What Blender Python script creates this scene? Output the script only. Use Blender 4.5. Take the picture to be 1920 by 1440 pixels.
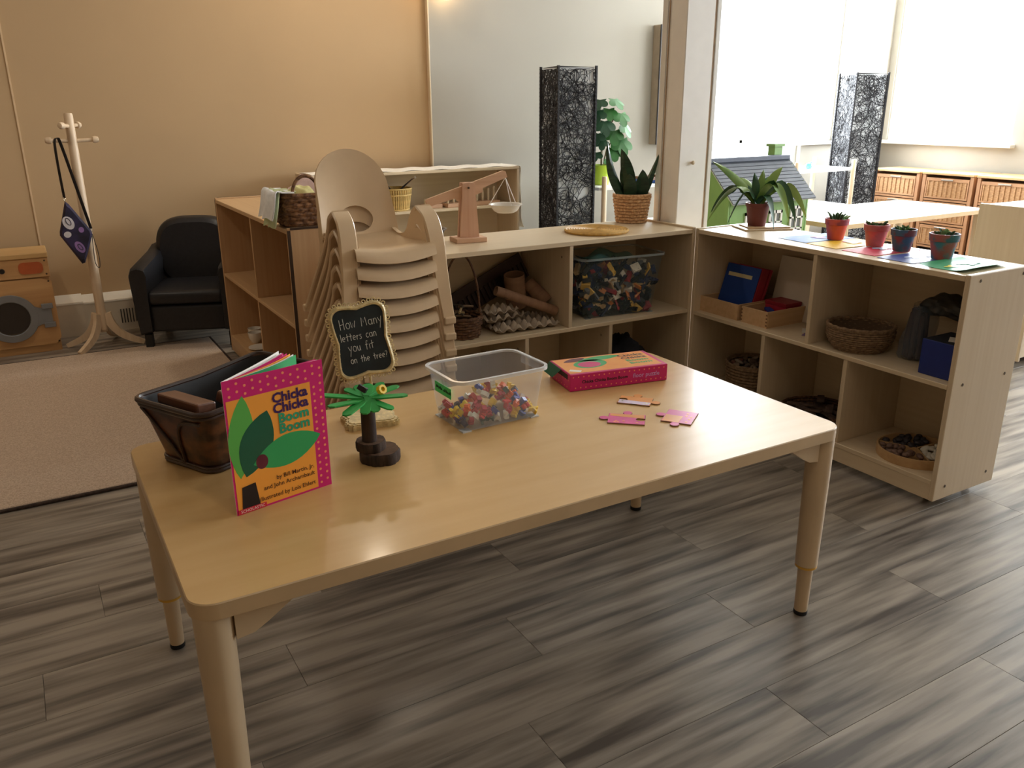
import bpy, bmesh, math, random
from mathutils import Vector, Matrix
random.seed(7)
PI = math.pi
for o in list(bpy.data.objects): bpy.data.objects.remove(o, do_unlink=True)
scene = bpy.context.scene
COL = scene.collection

# ------------------------------------------------------------------ camera, world, light, exposure
cam_d = bpy.data.cameras.new('camera'); cam = bpy.data.objects.new('camera', cam_d); COL.objects.link(cam)
cam_d.sensor_width = 36.0; cam_d.lens = 1560.0 / 1920.0 * 36.0; cam_d.clip_start = 0.05; cam_d.clip_end = 100
R_ = (0.86324021, -0.50475873, -0.00591209); U_ = (0.1660238, 0.27283524, 0.94762705); F_ = (0.47671, 0.81901133, -0.31932431)
cam.matrix_world = Matrix(((R_[0], U_[0], -F_[0], 0), (R_[1], U_[1], -F_[1], 0), (R_[2], U_[2], -F_[2], 1.287), (0, 0, 0, 1)))
scene.camera = cam

scene.view_settings.view_transform = 'Standard'; scene.view_settings.look = 'None'
scene.view_settings.gamma = 1.0; scene.view_settings.use_curve_mapping = False
scene.view_settings.exposure = -0.15

world = bpy.data.worlds.new('world'); scene.world = world; world.use_nodes = True
bg = world.node_tree.nodes['Background']; bg.inputs[0].default_value = (0.93, 0.96, 1.0, 1); bg.inputs[1].default_value = 2.2

def area_light(name, loc, rot, sx, sy, power, color):
    d = bpy.data.lights.new(name, 'AREA'); d.shape = 'RECTANGLE'; d.size = sx; d.size_y = sy; d.energy = power; d.color = color
    o = bpy.data.objects.new(name, d); COL.objects.link(o); o.location = loc; o.rotation_euler = rot
    return o
DAY = (0.88, 0.95, 1.0)
# daylight sky seen through each window (outside the panes)
area_light('daylight_back', (5.62, 5.86, 1.7), (-PI/2, 0, 0), 2.1, 2.0, 480, DAY)
area_light('daylight_right_far', (7.72, 4.83, 1.78), (0, PI/2, 0), 1.7, 1.3, 330, DAY)
area_light('daylight_right_near', (7.72, 1.2, 1.78), (0, PI/2, 0), 1.7, 3.8, 330, DAY)
# ------------------------------------------------------------------ helpers
def lin(c):
    return tuple(((v/255.0)/12.92 if v/255.0 <= 0.04045 else (((v/255.0)+0.055)/1.055)**2.4) for v in c)

class G:
    """collects geometry for one mesh object"""
    def __init__(s): s.v = []; s.f = []; s.m = []; s.s = []
    def add(s, vs, fs, mi=0, smooth=False, M=None):
        b = len(s.v)
        for p in vs:
            p = Vector(p)
            s.v.append(M @ p if M is not None else p)
        for f in fs:
            s.f.append([b+i for i in f]); s.m.append(mi); s.s.append(smooth)
        return s
    def bm(s, b, mi=0, smooth=False, M=None):
        b.verts.index_update()
        s.add([v.co.copy() for v in b.verts], [[v.index for v in f.verts] for f in b.faces], mi, smooth, M); b.free(); return s
    def box(s, x0, x1, y0, y1, z0, z1, mi=0, M=None, r=0.0, seg=1, smooth=False):
        if r <= 0:
            vs = [(x0,y0,z0),(x1,y0,z0),(x1,y1,z0),(x0,y1,z0),(x0,y0,z1),(x1,y0,z1),(x1,y1,z1),(x0,y1,z1)]
            return s.add(vs, [(3,2,1,0),(4,5,6,7),(0,1,5,4),(1,2,6,5),(2,3,7,6),(3,0,4,7)], mi, False, M)
        b = bmesh.new(); bmesh.ops.create_cube(b, size=1.0)
        for v in b.verts: v.co = Vector(((x0+x1)/2+v.co.x*(x1-x0), (y0+y1)/2+v.co.y*(y1-y0), (z0+z1)/2+v.co.z*(z1-z0)))
        bmesh.ops.bevel(b, geom=list(b.edges), offset=r, segments=seg, profile=0.5, affect='EDGES')
        return s.bm(b, mi, smooth, M)
    def lathe(s, prof, n=24, mi=0, smooth=True, M=None, a0=0, cap=True, sx=1.0, sy=1.0, wob=None):
        vs = []; fs = []; k = len(prof)
        for i in range(n):
            a = a0 + 2*PI*i/n; w = wob(a) if wob else 1.0
            for (r, z) in prof: vs.append((r*w*math.cos(a)*sx, r*w*math.sin(a)*sy, z))
        for i in range(n):
            j = (i+1) % n
            for q in range(k-1): fs.append((i*k+q, j*k+q, j*k+q+1, i*k+q+1))
        if cap:
            if prof[0][0] > 1e-6: fs.append([i*k for i in range(n)][::-1])
            if prof[-1][0] > 1e-6: fs.append([i*k+k-1 for i in range(n)])
        return s.add(vs, fs, mi, smooth, M)
    def tube(s, pts, r, n=8, mi=0, smooth=True, closed=False, M=None, flat=1.0):
        pts = [Vector(p) for p in pts]; m = len(pts); vs = []; fs = []
        up = Vector((0,0,1)); prev = None
        for i, p in enumerate(pts):
            if closed: t = pts[(i+1) % m]-pts[i-1]
            else: t = pts[min(i+1, m-1)]-pts[max(i-1, 0)]
            t = t.normalized() if t.length > 1e-9 else Vector((0,0,1))
            if prev is None:
                a = up.cross(t)
                if a.length < 1e-3: a = Vector((1,0,0)).cross(t)
            else: a = prev - t*prev.dot(t)
            a = a.normalized() if a.length > 1e-9 else Vector((1,0,0)); prev = a; b = t.cross(a)
            rr = r[i] if isinstance(r, (list, tuple)) else r
            for q in range(n):
                an = 2*PI*q/n; vs.append(p + a*(rr*math.cos(an)) + b*(rr*flat*math.sin(an)))
        for i in range(m if closed else m-1):
            j = (i+1) % m
            for q in range(n): fs.append((i*n+q, i*n+(q+1) % n, j*n+(q+1) % n, j*n+q))
        if not closed:
            fs.append(list(range(n))[::-1]); fs.append([(m-1)*n+q for q in range(n)])
        return s.add(vs, fs, mi, smooth, M)
    def prism(s, out, z0, z1, mi=0, M=None, smooth=False, mtop=None):
        n = len(out)
        ar = sum(out[i][0]*out[(i+1) % n][1]-out[(i+1) % n][0]*out[i][1] for i in range(n))
        if ar < 0: out = out[::-1]
        vs = [(x, y, z0) for x, y in out]+[(x, y, z1) for x, y in out]
        s.add(vs, [list(range(n))[::-1]], mi, smooth, M)
        b = len(s.v)-2*n
        def F(f, m):
            s.f.append([b+i for i in f]); s.m.append(m); s.s.append(smooth)
        F([n+i for i in range(n)], mi if mtop is None else mtop)
        for i in range(n): F((i, (i+1) % n, n+(i+1) % n, n+i), mi)
        return s
    def grid(s, fn, nu, nv, th=0.0, mi=0, smooth=True, M=None, cu=False):
        """surface fn(u,v) in 0..1; th>0 makes a closed shell of that thickness"""
        P = [[Vector(fn(i/(nu if cu else nu-1), j/(nv-1))) for j in range(nv)] for i in range(nu)]
        vs = [P[i][j] for i in range(nu) for j in range(nv)]; fs = []
        iu = nu if cu else nu-1
        for i in range(iu):
            for j in range(nv-1):
                k = (i+1) % nu; fs.append((i*nv+j, k*nv+j, k*nv+j+1, i*nv+j+1))
        if th:
            off = len(vs)
            for i in range(nu):
                for j in range(nv):
                    i0, i1 = ((i-1) % nu, (i+1) % nu) if cu else (max(i-1, 0), min(i+1, nu-1))
                    j0, j1 = max(j-1, 0), min(j+1, nv-1)
                    nn = (P[i1][j]-P[i0][j]).cross(P[i][j1]-P[i][j0])
                    nn = nn.normalized() if nn.length > 1e-12 else Vector((0,0,1))
                    vs.append(P[i][j]-nn*th)
            fs += [tuple(off+q for q in f[::-1]) for f in fs]
            for j in ((0, nv-1)):
                for i in range(iu):
                    k = (i+1) % nu; q = (i*nv+j, i*nv+j+off, k*nv+j+off, k*nv+j)
                    fs.append(q if j == 0 else q[::-1])
            if not cu:
                for i in (0, nu-1):
                    for j in range(nv-1):
                        q = (i*nv+j, i*nv+j+1, i*nv+j+1+off, i*nv+j+off); fs.append(q if i == 0 else q[::-1])
        return s.add(vs, fs, mi, smooth, M)
    def mesh(s, name, mats):
        me = bpy.data.meshes.new(name); me.from_pydata([tuple(v) for v in s.v], [], s.f)
        for m in (mats if isinstance(mats, (list, tuple)) else [mats]): me.materials.append(m)
        me.polygons.foreach_set('material_index', s.m); me.polygons.foreach_set('use_smooth', s.s); me.update()
        if any(s.s): me.set_sharp_from_angle(angle=math.radians(42))
        return me
    def build(s, name, mats, parent=None, loc=(0,0,0), rot=(0,0,0)):
        o = bpy.data.objects.new(name, s.mesh(name, mats)); COL.objects.link(o); o.location = loc; o.rotation_euler = rot
        if parent is not None: o.parent = parent
        return o

def T(x=0, y=0, z=0, rz=0, rx=0, ry=0, s=1):
    return Matrix.Translation((x, y, z)) @ Matrix.Rotation(rz, 4, 'Z') @ Matrix.Rotation(ry, 4, 'Y') @ Matrix.Rotation(rx, 4, 'X') @ Matrix.Scale(s, 4)
def tag(o, label, cat, group=None):
    o['label'] = label; o['category'] = cat
    if group: o['group'] = group
    return o
def thing(name, label, cat, loc=(0,0,0), rz=0, group=None, rot=None):
    o = bpy.data.objects.new(name, None); o.empty_display_size = 0.05; COL.objects.link(o)
    o.location = loc; o.rotation_euler = rot if rot else (0, 0, rz)
    return tag(o, label, cat, group)
def struct(o): o['kind'] = 'structure'; return o
def copy_tree(o, parent=None):
    c = o.copy(); COL.objects.link(c)
    if parent is not None: c.parent = parent
    for ch in list(o.children): copy_tree(ch, c)
    return c
def rrect(w, h, r, n=5):
    pts = []
    for cx, cy, a0 in ((w/2-r, h/2-r, 0), (-w/2+r, h/2-r, PI/2), (-w/2+r, -h/2+r, PI), (w/2-r, -h/2+r, 1.5*PI)):
        for i in range(n+1):
            a = a0+i*PI/2/n; pts.append((cx+r*math.cos(a), cy+r*math.sin(a)))
    return pts
_tc = {}
def text_mesh(body, size=1.0, ext=0.0, align='CENTER', bold=0.0):
    """lettering outline as plain vertices and faces (built-in font)"""
    key = (body, size, ext, align, bold)
    if key in _tc: return _tc[key]
    cu = bpy.data.curves.new('lettering', 'FONT'); cu.body = body; cu.size = size; cu.extrude = ext; cu.align_x = align; cu.align_y = 'CENTER'
    cu.offset = bold; cu.resolution_u = 2
    ob = bpy.data.objects.new('lettering', cu); COL.objects.link(ob)
    dg = bpy.context.evaluated_depsgraph_get(); me = ob.evaluated_get(dg).to_mesh()
    res = ([v.co.copy() for v in me.vertices], [list(p.vertices) for p in me.polygons])
    ob.evaluated_get(dg).to_mesh_clear(); bpy.data.objects.remove(ob); bpy.data.curves.remove(cu)
    _tc[key] = res
    return res

# ------------------------------------------------------------------ materials
_m = {}
def base(name, rgb, rough=0.5, metal=0.0, spec=0.5, coat=0.0):
    m = bpy.data.materials.new(name); m.use_nodes = True; nt = m.node_tree; b = nt.nodes['Principled BSDF']
    c = lin(rgb); b.inputs['Base Color'].default_value = (*c, 1); b.inputs['Roughness'].default_value = rough
    b.inputs['Metallic'].default_value = metal; b.inputs['Specular IOR Level'].default_value = spec
    if coat: b.inputs['Coat Weight'].default_value = coat; b.inputs['Coat Roughness'].default_value = 0.12
    return m, nt, b
def mat(name, rgb, rough=0.5, var=0.06, scale=(14,14,14), bump=0.0, metal=0.0, spec=0.5, coat=0.0, rgb2=None, detail=4, rnd=0.0, contrast=(0.35, 0.65)):
    """procedural colour: noise between two tones, optional bump and per-object variation"""
    if name in _m: return _m[name]
    m, nt, b = base(name, rgb, rough, metal, spec, coat); N = nt.nodes; L = nt.links
    tc = N.new('ShaderNodeTexCoord'); mp = N.new('ShaderNodeMapping'); mp.inputs['Scale'].default_value = scale
    L.new(tc.outputs['Object'], mp.inputs[0]); no = N.new('ShaderNodeTexNoise'); no.inputs['Scale'].default_value = 1.0; no.inputs['Detail'].default_value = detail
    L.new(mp.outputs[0], no.inputs['Vector'])
    cr = N.new('ShaderNodeValToRGB'); c1 = lin(rgb)
    c2 = lin(rgb2) if rgb2 else tuple(max(0, v*(1-var*2)) for v in c1)
    if not rgb2: c1 = tuple(min(1, v*(1+var)) for v in c1)
    cr.color_ramp.elements[0].color = (*c2, 1); cr.color_ramp.elements[1].color = (*c1, 1)
    cr.color_ramp.elements[0].position, cr.color_ramp.elements[1].position = contrast
    L.new(no.outputs['Fac'], cr.inputs[0]); out = cr.outputs[0]
    if rnd:
        oi = N.new('ShaderNodeObjectInfo'); add = N.new('ShaderNodeVectorMath'); add.operation = 'SCALE'; add.inputs[0].default_value = (7.3, 3.1, 5.7)
        mul = N.new('ShaderNodeMath'); mul.operation = 'MULTIPLY'; mul.inputs[1].default_value = 40; L.new(oi.outputs['Random'], mul.inputs[0])
        L.new(mul.outputs[0], add.inputs['Scale']); L.new(add.outputs[0], mp.inputs['Location'])
        hs = N.new('ShaderNodeHueSaturation'); mr = N.new('ShaderNodeMapRange'); mr.inputs[3].default_value = 1-rnd; mr.inputs[4].default_value = 1+rnd
        L.new(oi.outputs['Random'], mr.inputs[0]); L.new(mr.outputs[0], hs.inputs['Value']); L.new(out, hs.inputs['Color']); out = hs.outputs[0]
    L.new(out, b.inputs['Base Color'])
    if bump:
        bp = N.new('ShaderNodeBump'); bp.inputs['Strength'].default_value = bump; bp.inputs['Distance'].default_value = 0.004
        L.new(no.outputs['Fac'], bp.inputs['Height']); L.new(bp.outputs[0], b.inputs['Normal'])
    _m[name] = m
    return m
def clear(name, rgb, alpha, rough=0.12):
    """see-through plastic or glass: partly transparent, partly glossy"""
    if name in _m: return _m[name]
    m, nt, b = base(name, rgb, rough); N = nt.nodes; L = nt.links
    tr = N.new('ShaderNodeBsdfTransparent'); mx = N.new('ShaderNodeMixShader'); mx.inputs[0].default_value = alpha
    L.new(tr.outputs[0], mx.inputs[1]); L.new(b.outputs[0], mx.inputs[2]); L.new(mx.outputs[0], N['Material Output'].inputs['Surface'])
    _m[name] = m; return m
def glow(name, rgb, strength):
    if name in _m: return _m[name]
    m, nt, b = base(name, rgb, 0.4); b.inputs['Emission Color'].default_value = (*lin(rgb), 1); b.inputs['Emission Strength'].default_value = strength
    _m[name] = m; return m
def wood(name, rgb, rgb2, axis='x', rough=0.4, coat=0.0, fine=60):
    sc = {'x': (2, fine, fine), 'y': (fine, 2, fine), 'z': (fine, fine, 2)}[axis]
    return mat(name, rgb, rough, scale=sc, rgb2=rgb2, coat=coat, detail=3, contrast=(0.3, 0.75))

MAPLE = wood('maple_x', (220, 201, 171), (213, 192, 160), 'x', 0.32)
MAPLEZ = wood('maple_z', (216, 197, 168), (209, 188, 157), 'z', 0.38)
MAPLEY = wood('maple_y', (216, 197, 168), (209, 188, 157), 'y', 0.38)
EDGE = wood('plywood_edge', (198, 164, 118), (226, 199, 160), 'x', 0.5, fine=260)
OAKC = wood('honey_veneer', (210, 175, 132), (200, 163, 119), 'x', 0.4)
OAKCZ = wood('honey_veneer_z', (202, 166, 126), (190, 152, 112), 'z', 0.45)
TABLETOP = mat('table_laminate', (214, 176, 120), 0.31, scale=(3, 26, 26), rgb2=(209, 169, 112), detail=3, coat=0.15, spec=0.42)
TABLEEDGE = mat('table_edge', (205, 178, 140), 0.38, var=0.03)
LEGM = mat('table_leg_paint', (206, 182, 148), 0.36, var=0.02)
BLACK = mat('black_rubber', (24, 24, 26), 0.55, var=0.1)
DARKEDGE = mat('dark_edge_band', (58, 40, 28), 0.5)
CASTER = mat('caster_black', (30, 30, 32), 0.4)
SCREW = mat('bolt_dark', (92, 78, 62), 0.35, metal=0.6)
CHAIRP = mat('beige_plastic', (214, 186, 150), 0.30, var=0.015, spec=0.45)
GLASS = clear('window_glass', (235, 245, 250), 0.06, 0.03)
# ------------------------------------------------------------------ the room
TAN = mat('wall_tan', (190, 160, 122), 0.75, var=0.02, scale=(1.2, 1.2, 1.2), spec=0.3)  # warmer wall tone, left of the seam and on the unseen walls
GREIGE = mat('wall_greige', (168, 163, 152), 0.72, var=0.015, scale=(1.2, 1.2, 1.2), spec=0.3)  # greyer wall tone, right of the seam
WHITE = mat('paint_white', (238, 236, 230), 0.45, var=0.015)
CEIL = mat('paint_ceiling', (236, 230, 220), 0.85, var=0.01)
X0, X1, Y0, Y1, ZC = -4.2, 7.34, -4.2, 5.5, 2.8
PLANK = mat('vinyl_plank', (164, 154, 142), 0.33, scale=(2.0, 24, 24), rgb2=(88, 81, 75), detail=8, rnd=0.045, contrast=(0.34, 0.63), spec=0.45)
SUBF = mat('floor_joint', (112, 104, 95), 0.6)
g = G().box(X0, X1, Y0, Y1, -0.10, -0.004)
floor = struct(g.build('floor', [SUBF]))
def plank_mesh(l, w):
    b = G().box(0, l, 0, w, -0.004, 0.0, r=0.0005, seg=1)
    return b.mesh('plank', [PLANK])
PW, PL = 0.183, 1.22
full = plank_mesh(PL-0.0007, PW-0.0007)
yy = 0.36; row = 0
while yy < Y1-0.02:
    w = min(PW, Y1-yy); xs = -0.75 - ((row*0.437) % 1.0)*PL
    while xs < X1:
        a, b2 = max(xs, X0), min(xs+PL, X1)
        me = full if (b2-a > PL-1e-4 and w > PW-1e-4) else plank_mesh(b2-a-0.0012, w-0.0012)
        o = bpy.data.objects.new('plank', me); COL.objects.link(o); o.parent = floor; o.location = (a, yy, 0)
        xs += PL
    yy += PW; row += 1
# rest of the floor out of view: one continuous sheet of the same vinyl
for (a, b2, c, d) in ((X0, X1, Y0, 0.36),):
    G().box(a, b2, c, d, -0.004, -0.0005).build('plank_field', [PLANK], floor)['kind'] = 'stuff'
g = G().box(X0, X1, Y0, Y1, ZC, ZC+0.1); struct(g.build('ceiling', [CEIL]))
# back wall, left (tan) part and right (greige) part with two window openings
SEAM = 2.56
struct(G().box(X0, SEAM, Y1, Y1+0.15, 0, ZC).build('wall_back', [TAN]))
g = G(); yb = Y1-0.03
W1 = (4.85, 6.24, 0.72, 2.62); W2 = (6.24, 6.69, 0.943, 2.62)
g.box(SEAM, W1[0], yb, Y1+0.15, 0, ZC); g.box(W2[1], X1, yb, Y1+0.15, 0, ZC)
g.box(W1[0], W2[1], yb, Y1+0.15, W1[3], ZC); g.box(W1[0], W1[1], yb, Y1+0.15, 0, W1[2]); g.box(W2[0], W2[1], yb, Y1+0.15, 0, W2[2])
struct(g.build('wall_back_alcove', [GREIGE]))
# right wall with two windows
W3 = (4.193, 5.40, 0.935, 2.62); W4 = (-0.7, 3.1, 0.935, 2.62)
g = G()
for a, b2 in ((Y0, W4[0]), (W4[1], W3[0]), (W3[1], Y1)): g.box(X1, X1+0.15, a, b2, 0, ZC)
for w in (W3, W4): g.box(X1, X1+0.15, w[0], w[1], 0, w[2]); g.box(X1, X1+0.15, w[0], w[1], w[3], ZC)
struct(g.build('wall_right', [GREIGE]))
struct(G().box(X0-0.15, X0, Y0, Y1, 0, ZC).build('wall_left', [TAN]))
struct(G().box(X0, X1, Y0-0.15, Y0, 0, ZC).build('wall_front', [TAN]))
# seam strips on the tan wall
struct(G().box(0.069, 0.078, Y1-0.004, Y1, 0.22, ZC).build('trim_1', [mat('seam_strip', (214, 184, 146), 0.6)]))
struct(G().box(SEAM-0.012, SEAM, Y1-0.034, Y1, 0.22, ZC, r=0.003).build('trim_2', [MAPLEZ]))

def window(name, axis, a, b, z0, z1, mull=()):
    w = bpy.data.objects.new(name, None); COL.objects.link(w); struct(w)
    fr = G(); t = 0.035
    def bx(gg, p0, p1, q0, q1, d0, d1, **k):
        if axis == 'y': gg.box(p0, p1, Y1+d0, Y1+d1, q0, q1, **k)
        else: gg.box(X1+d0, X1+d1, p0, p1, q0, q1, **k)
    for p0, p1, q0, q1 in ((a, b, z0, z0+t), (a, b, z1-t, z1), (a, a+t, z0+t, z1-t), (b-t, b, z0+t, z1-t)): bx(fr, p0, p1, q0, q1, 0.02, 0.07)
    for m in mull:
        if m[0] == 'h': bx(fr, a+t, b-t, m[1]-0.012, m[1]+0.012, 0.03, 0.06)
        else: bx(fr, m[1]-0.015, m[1]+0.015, z0+t, z1-t, 0.03, 0.06)
    fr.build('window_frame', [WHITE], w)
    bx(gp := G(), a+t, b-t, z0+t, z1-t, 0.043, 0.047); gp.build('pane', [GLASS], w)
    bx(gs := G(), a-0.04, b+0.04, z0-0.03, z0, -0.07, 0.02, r=0.004); gs.build('window_sill', [WHITE], w)
window('window_1', 'y', *W1, mull=(('h', 0.96), ('v', 5.55)))
window('window_2', 'y', *W2)
window('window_3', 'x', *W3, mull=(('v', 4.8),))
window('window_4', 'x', *W4, mull=(('v', 1.2),))

# baseboard heater along the tan wall
HEAT = mat('heater_enamel', (214, 204, 186), 0.5, var=0.02); CAPW = mat('heater_cap', (240, 237, 228), 0.4, var=0.01)
VENT = mat('vent_dark', (70, 66, 60), 0.7)
bb = G().box(X0, 0.235, 5.40, Y1, 0, 0.20).box(0.235, SEAM-0.012, 5.41, Y1, 0, 0.192).build('baseboard_back', [HEAT]); struct(bb)
G().add([(X0,5.398,0.197),(X0,5.5,0.232),(X0,5.5,0.20),(X0,5.398,0.19),(0.235,5.398,0.197),(0.235,5.5,0.232),(0.235,5.5,0.20),(0.235,5.398,0.19)],
        [(0,1,5,4),(3,2,1,0),(4,5,6,7),(0,4,7,3),(1,2,6,5),(2,3,7,6)]).build('heater_cap', [CAPW], bb)
G().add([(0.236,5.408,0.189),(0.236,5.5,0.224),(0.236,5.5,0.192),(0.236,5.408,0.182),(2.54,5.408,0.189),(2.54,5.5,0.224),(2.54,5.5,0.192),(2.54,5.408,0.182)],
        [(0,1,5,4),(3,2,1,0),(4,5,6,7),(0,4,7,3),(1,2,6,5),(2,3,7,6)]).build('heater_cap', [CAPW], bb)
vm = G().box(0, 0.006, 0, 0.004, 0, 0.085).mesh('vent_slot', [VENT])
for i in range(9):
    o = bpy.data.objects.new('vent_slot', vm); COL.objects.link(o); o.parent = bb; o.location = (0.425+i*0.016, 5.4065, 0.045)
# white post behind the corner of the two low shelves
PLAST = mat('post_paint', (250, 247, 242), 0.5, var=0.012); PLAST2 = mat('post_side', (214, 204, 194), 0.55, var=0.015); BRN = mat('post_strip', (176, 148, 118), 0.5)
col = G().box(2.46, 2.612, 2.80, 2.945, 0, ZC, r=0.003).build('wall_post', [PLAST]); struct(col)
G().box(2.613, 2.622, 2.804, 2.945, 0, ZC).build('trim_strip', [BRN], col)
G().box(2.623, 2.645, 2.80, 2.945, 0, ZC, r=0.002).build('trim_strip', [WHITE], col)
G().box(2.455, 2.4595, 2.915, 2.947, 0, ZC, r=0.001).build('trim_strip', [WHITE], col)
G().box(2.456, 2.4595, 2.903, 2.907, 0, ZC).build('trim_strip', [BRN], col)
G().lathe([(0.005, 0), (0.005, 0.003), (0.0085, 0.006), (0.009, 0.010), (0.006, 0.014), (0, 0.015)], 14, M=T(2.531, 2.80, 1.042, rx=PI/2)).build('peg', [MAPLEZ], col)

# a warm wall lamp whose lower edge shows, plus unseen ceiling lights added as fill
WARMC = (255, 214, 160)
wl = thing('wall_lamp', 'frosted warm wall lamp shining at the top edge of the picture', 'lamp', (2.66, 5.47, 1.936))
G().lathe([(0.001, 0), (0.05, 0.006), (0.066, 0.03), (0.07, 0.10), (0.07, 0.58), (0.05, 0.62), (0.001, 0.625)], 24, M=T(0, -0.085, 0)).build('lamp_shade', [glow('lamp_glow', WARMC, 7.0)], wl)
G().box(-0.04, 0.04, -0.02, -0.001, 0.12, 0.32, r=0.004).build('wall_plate', [WHITE], wl)
G().box(-0.015, 0.015, -0.03, -0.02, 0.2, 0.24).build('bracket', [WHITE], wl)
CL = [(1.75, 4.85, 'far shelf', 10), (-0.5, 4.0, 'carpet', 9), (0.6, 0.3, 'open floor', 4)]
for cx, cy, nm, pw in CL:
    t = thing('added_ceiling_light', 'added out-of-view round ceiling light over the '+nm, 'ceiling light', (cx, cy, ZC), 0, 'added ceiling lights')
    G().lathe([(0.095, -0.012), (0.12, -0.012), (0.125, 0.0)], 32, cap=False).build('trim_ring', [WHITE], t)
    G().lathe([(0.0, -0.006), (0.095, -0.006)], 32, cap=False).build('diffuser', [glow('added_lamp_disc', (255, 226, 184), 1.5)], t)
    d = bpy.data.lights.new('added_ceiling_bulb', 'AREA'); d.shape = 'DISK'; d.size = 0.19; d.energy = pw; d.color = (1.0, 0.85, 0.66)
    lo = bpy.data.objects.new('added_ceiling_bulb', d); COL.objects.link(lo); lo.parent = t; lo.location = (0, 0, -0.014)
# rug
RUG = mat('carpet_tan', (210, 191, 172), 0.95, scale=(200, 200, 200), rgb2=(182, 161, 143), bump=0.35, spec=0.1, detail=2)
rug = thing('area_rug', 'large tan cut pile area rug with a dark bound edge', 'rug', (-0.78, 3.98, 0.0))
G().box(-1.60, 1.612, -0.952, 0.952, 0.0, 0.012, r=0.004).build('pile', [RUG], rug)
BIND = mat('rug_binding', (66, 52, 46), 0.9, var=0.2, scale=(80, 80, 80))
for a in ((-1.61, 1.624, -0.966, -0.953), (-1.61, 1.624, 0.953, 0.966)): G().box(*a, 0.0, 0.011, r=0.003).build('binding', [BIND], rug)
G().box(1.613, 1.624, -0.952, 0.952, 0.0, 0.011, r=0.003).build('binding', [BIND], rug)
# framed board on the greige wall, half hidden by the post
wb = thing('wall_board', 'framed board on the far wall, mostly hidden behind the white post', 'board', (4.66, 5.47, 0.97))
G().box(-0.19, 0.15, -0.085, 0, 0.0, 0.885, r=0.004).build('board_body', [mat('board_side_shade', (150, 136, 118), 0.6)], wb)  # grey-brown body: the shade on the board's side is put into its colour
G().box(-0.19, 0.15, -0.10, -0.0855, 0.0, 0.885).build('frame', [mat('board_frame', (60, 56, 58), 0.4)], wb)
G().box(-0.165, 0.125, -0.106, -0.1005, 0.025, 0.86).build('panel', [mat('board_panel', (226, 228, 228), 0.25)], wb)

# ------------------------------------------------------------------ shelving
def fasteners(par, pts, M=None):
    me = G().lathe([(0.0055, 0), (0.005, 0.0012), (0.002, 0.0016), (0.0, 0.001)], 8, M=T(ry=PI/2)).mesh('bolt', [SCREW])
    for p in pts:
        o = bpy.data.objects.new('bolt', me); COL.objects.link(o); o.parent = par; o.location = p
def shelf_unit(label, loc, rz, L, D, H, up, low, zmid=0.44, z0=0.03, mats=None, lip=0.008, dark=False, group=None, name='shelf_unit', bolts=()):
    mx, mz = mats or (MAPLE, MAPLEZ); t = 0.017
    s = thing(name, label, 'shelf', loc, rz, group)
    for x in (0, L-t):
        p = G().box(x, x+t, 0, D, z0, H+lip, r=0.003, seg=2).build('side_panel', [mz], s)
        if dark:
            xo = x-0.002 if x == 0 else x+t
            G().box(xo, xo+0.002, -0.001, 0.012, z0, H+lip-0.01).build('edge_band', [DARKEDGE], p)
            G().box(xo, xo+0.002, 0.012, D, H+lip-0.008, H+lip+0.001).build('edge_band', [DARKEDGE], p)
    G().box(t, L-t, 0.001, D, H-0.018, H, r=0.0015).build('top_board', [mx], s)
    G().box(t, L-t, 0.002, D-0.008, zmid-0.016, zmid, r=0.0015).build('shelf_board', [mx], s)
    G().box(t, L-t, 0.002, D-0.008, 0.083, 0.10, r=0.0015).build('bottom_board', [mx], s)
    G().box(t, L-t, 0.004, 0.018, z0, 0.083).build('plinth', [mx], s)
    G().box(t, L-t, D-0.007, D-0.001, z0+0.02, H-0.018).build('back_panel', [mx], s)
    for x in up: G().box(x-t/2, x+t/2, 0.004, D-0.008, zmid, H-0.018, r=0.001).build('divider', [mz], s)
    for x in low: G().box(x-t/2, x+t/2, 0.004, D-0.008, 0.10, zmid-0.016, r=0.001).build('divider', [mz], s)
    for x in (0.06, L-0.06):
        for y in (0.06, D-0.06):
            G().lathe([(0.0, -0.009), (0.011, -0.009), (0.014, -0.005), (0.014, 0.005), (0.011, 0.009), (0, 0.009)], 14, M=T(x, y, 0.0142, ry=PI/2)).box(x-0.006, x+0.006, y-0.012, y+0.012, 0.0285, 0.0298).build('caster', [CASTER], s)
    fasteners(s, bolts)
    return s
AX, AY, AH = 1.2125, 2.6536, 0.783
bA = [(0.6135, 0.05, 0.70), (0.6135, 0.25, 0.70)]
shelf_unit('low maple shelf unit holding egg cartons and the brick bin', (AX, AY, 0), 0, 1.2336, 0.382, AH, (0.605,), (0.404, 0.807), bolts=[(0.5965, 0.06, 0.715), (0.3955, 0.06, 0.37), (0.7985, 0.06, 0.37)])
bl = [(1.2108, y, z) for z in (0.765, 0.43, 0.075) for y in (0.055, 0.285)]
shelf_unit('low maple shelf unit topped with painted flower pots and cards', (2.4456, 2.6556, 0), -PI/2, 1.2107, 0.335, AH, (0.627,), (0.418, 0.807), zmid=0.432, lip=0.004, bolts=bl)
shelf_unit('honey coloured shelf unit with dark edging under the towel basket', (0.885, 4.58, 0), -PI/2, 1.33, 0.38, 0.825, (0.71,), (0.71,), zmid=0.44, z0=0.012, mats=(OAKC, OAKCZ), dark=True)
shelf_unit('pale shelf unit standing alone at the right edge', (5.46, 2.525, 0), PI, 1.22, 0.335, AH, (0.605,), (0.404, 0.807))
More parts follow.
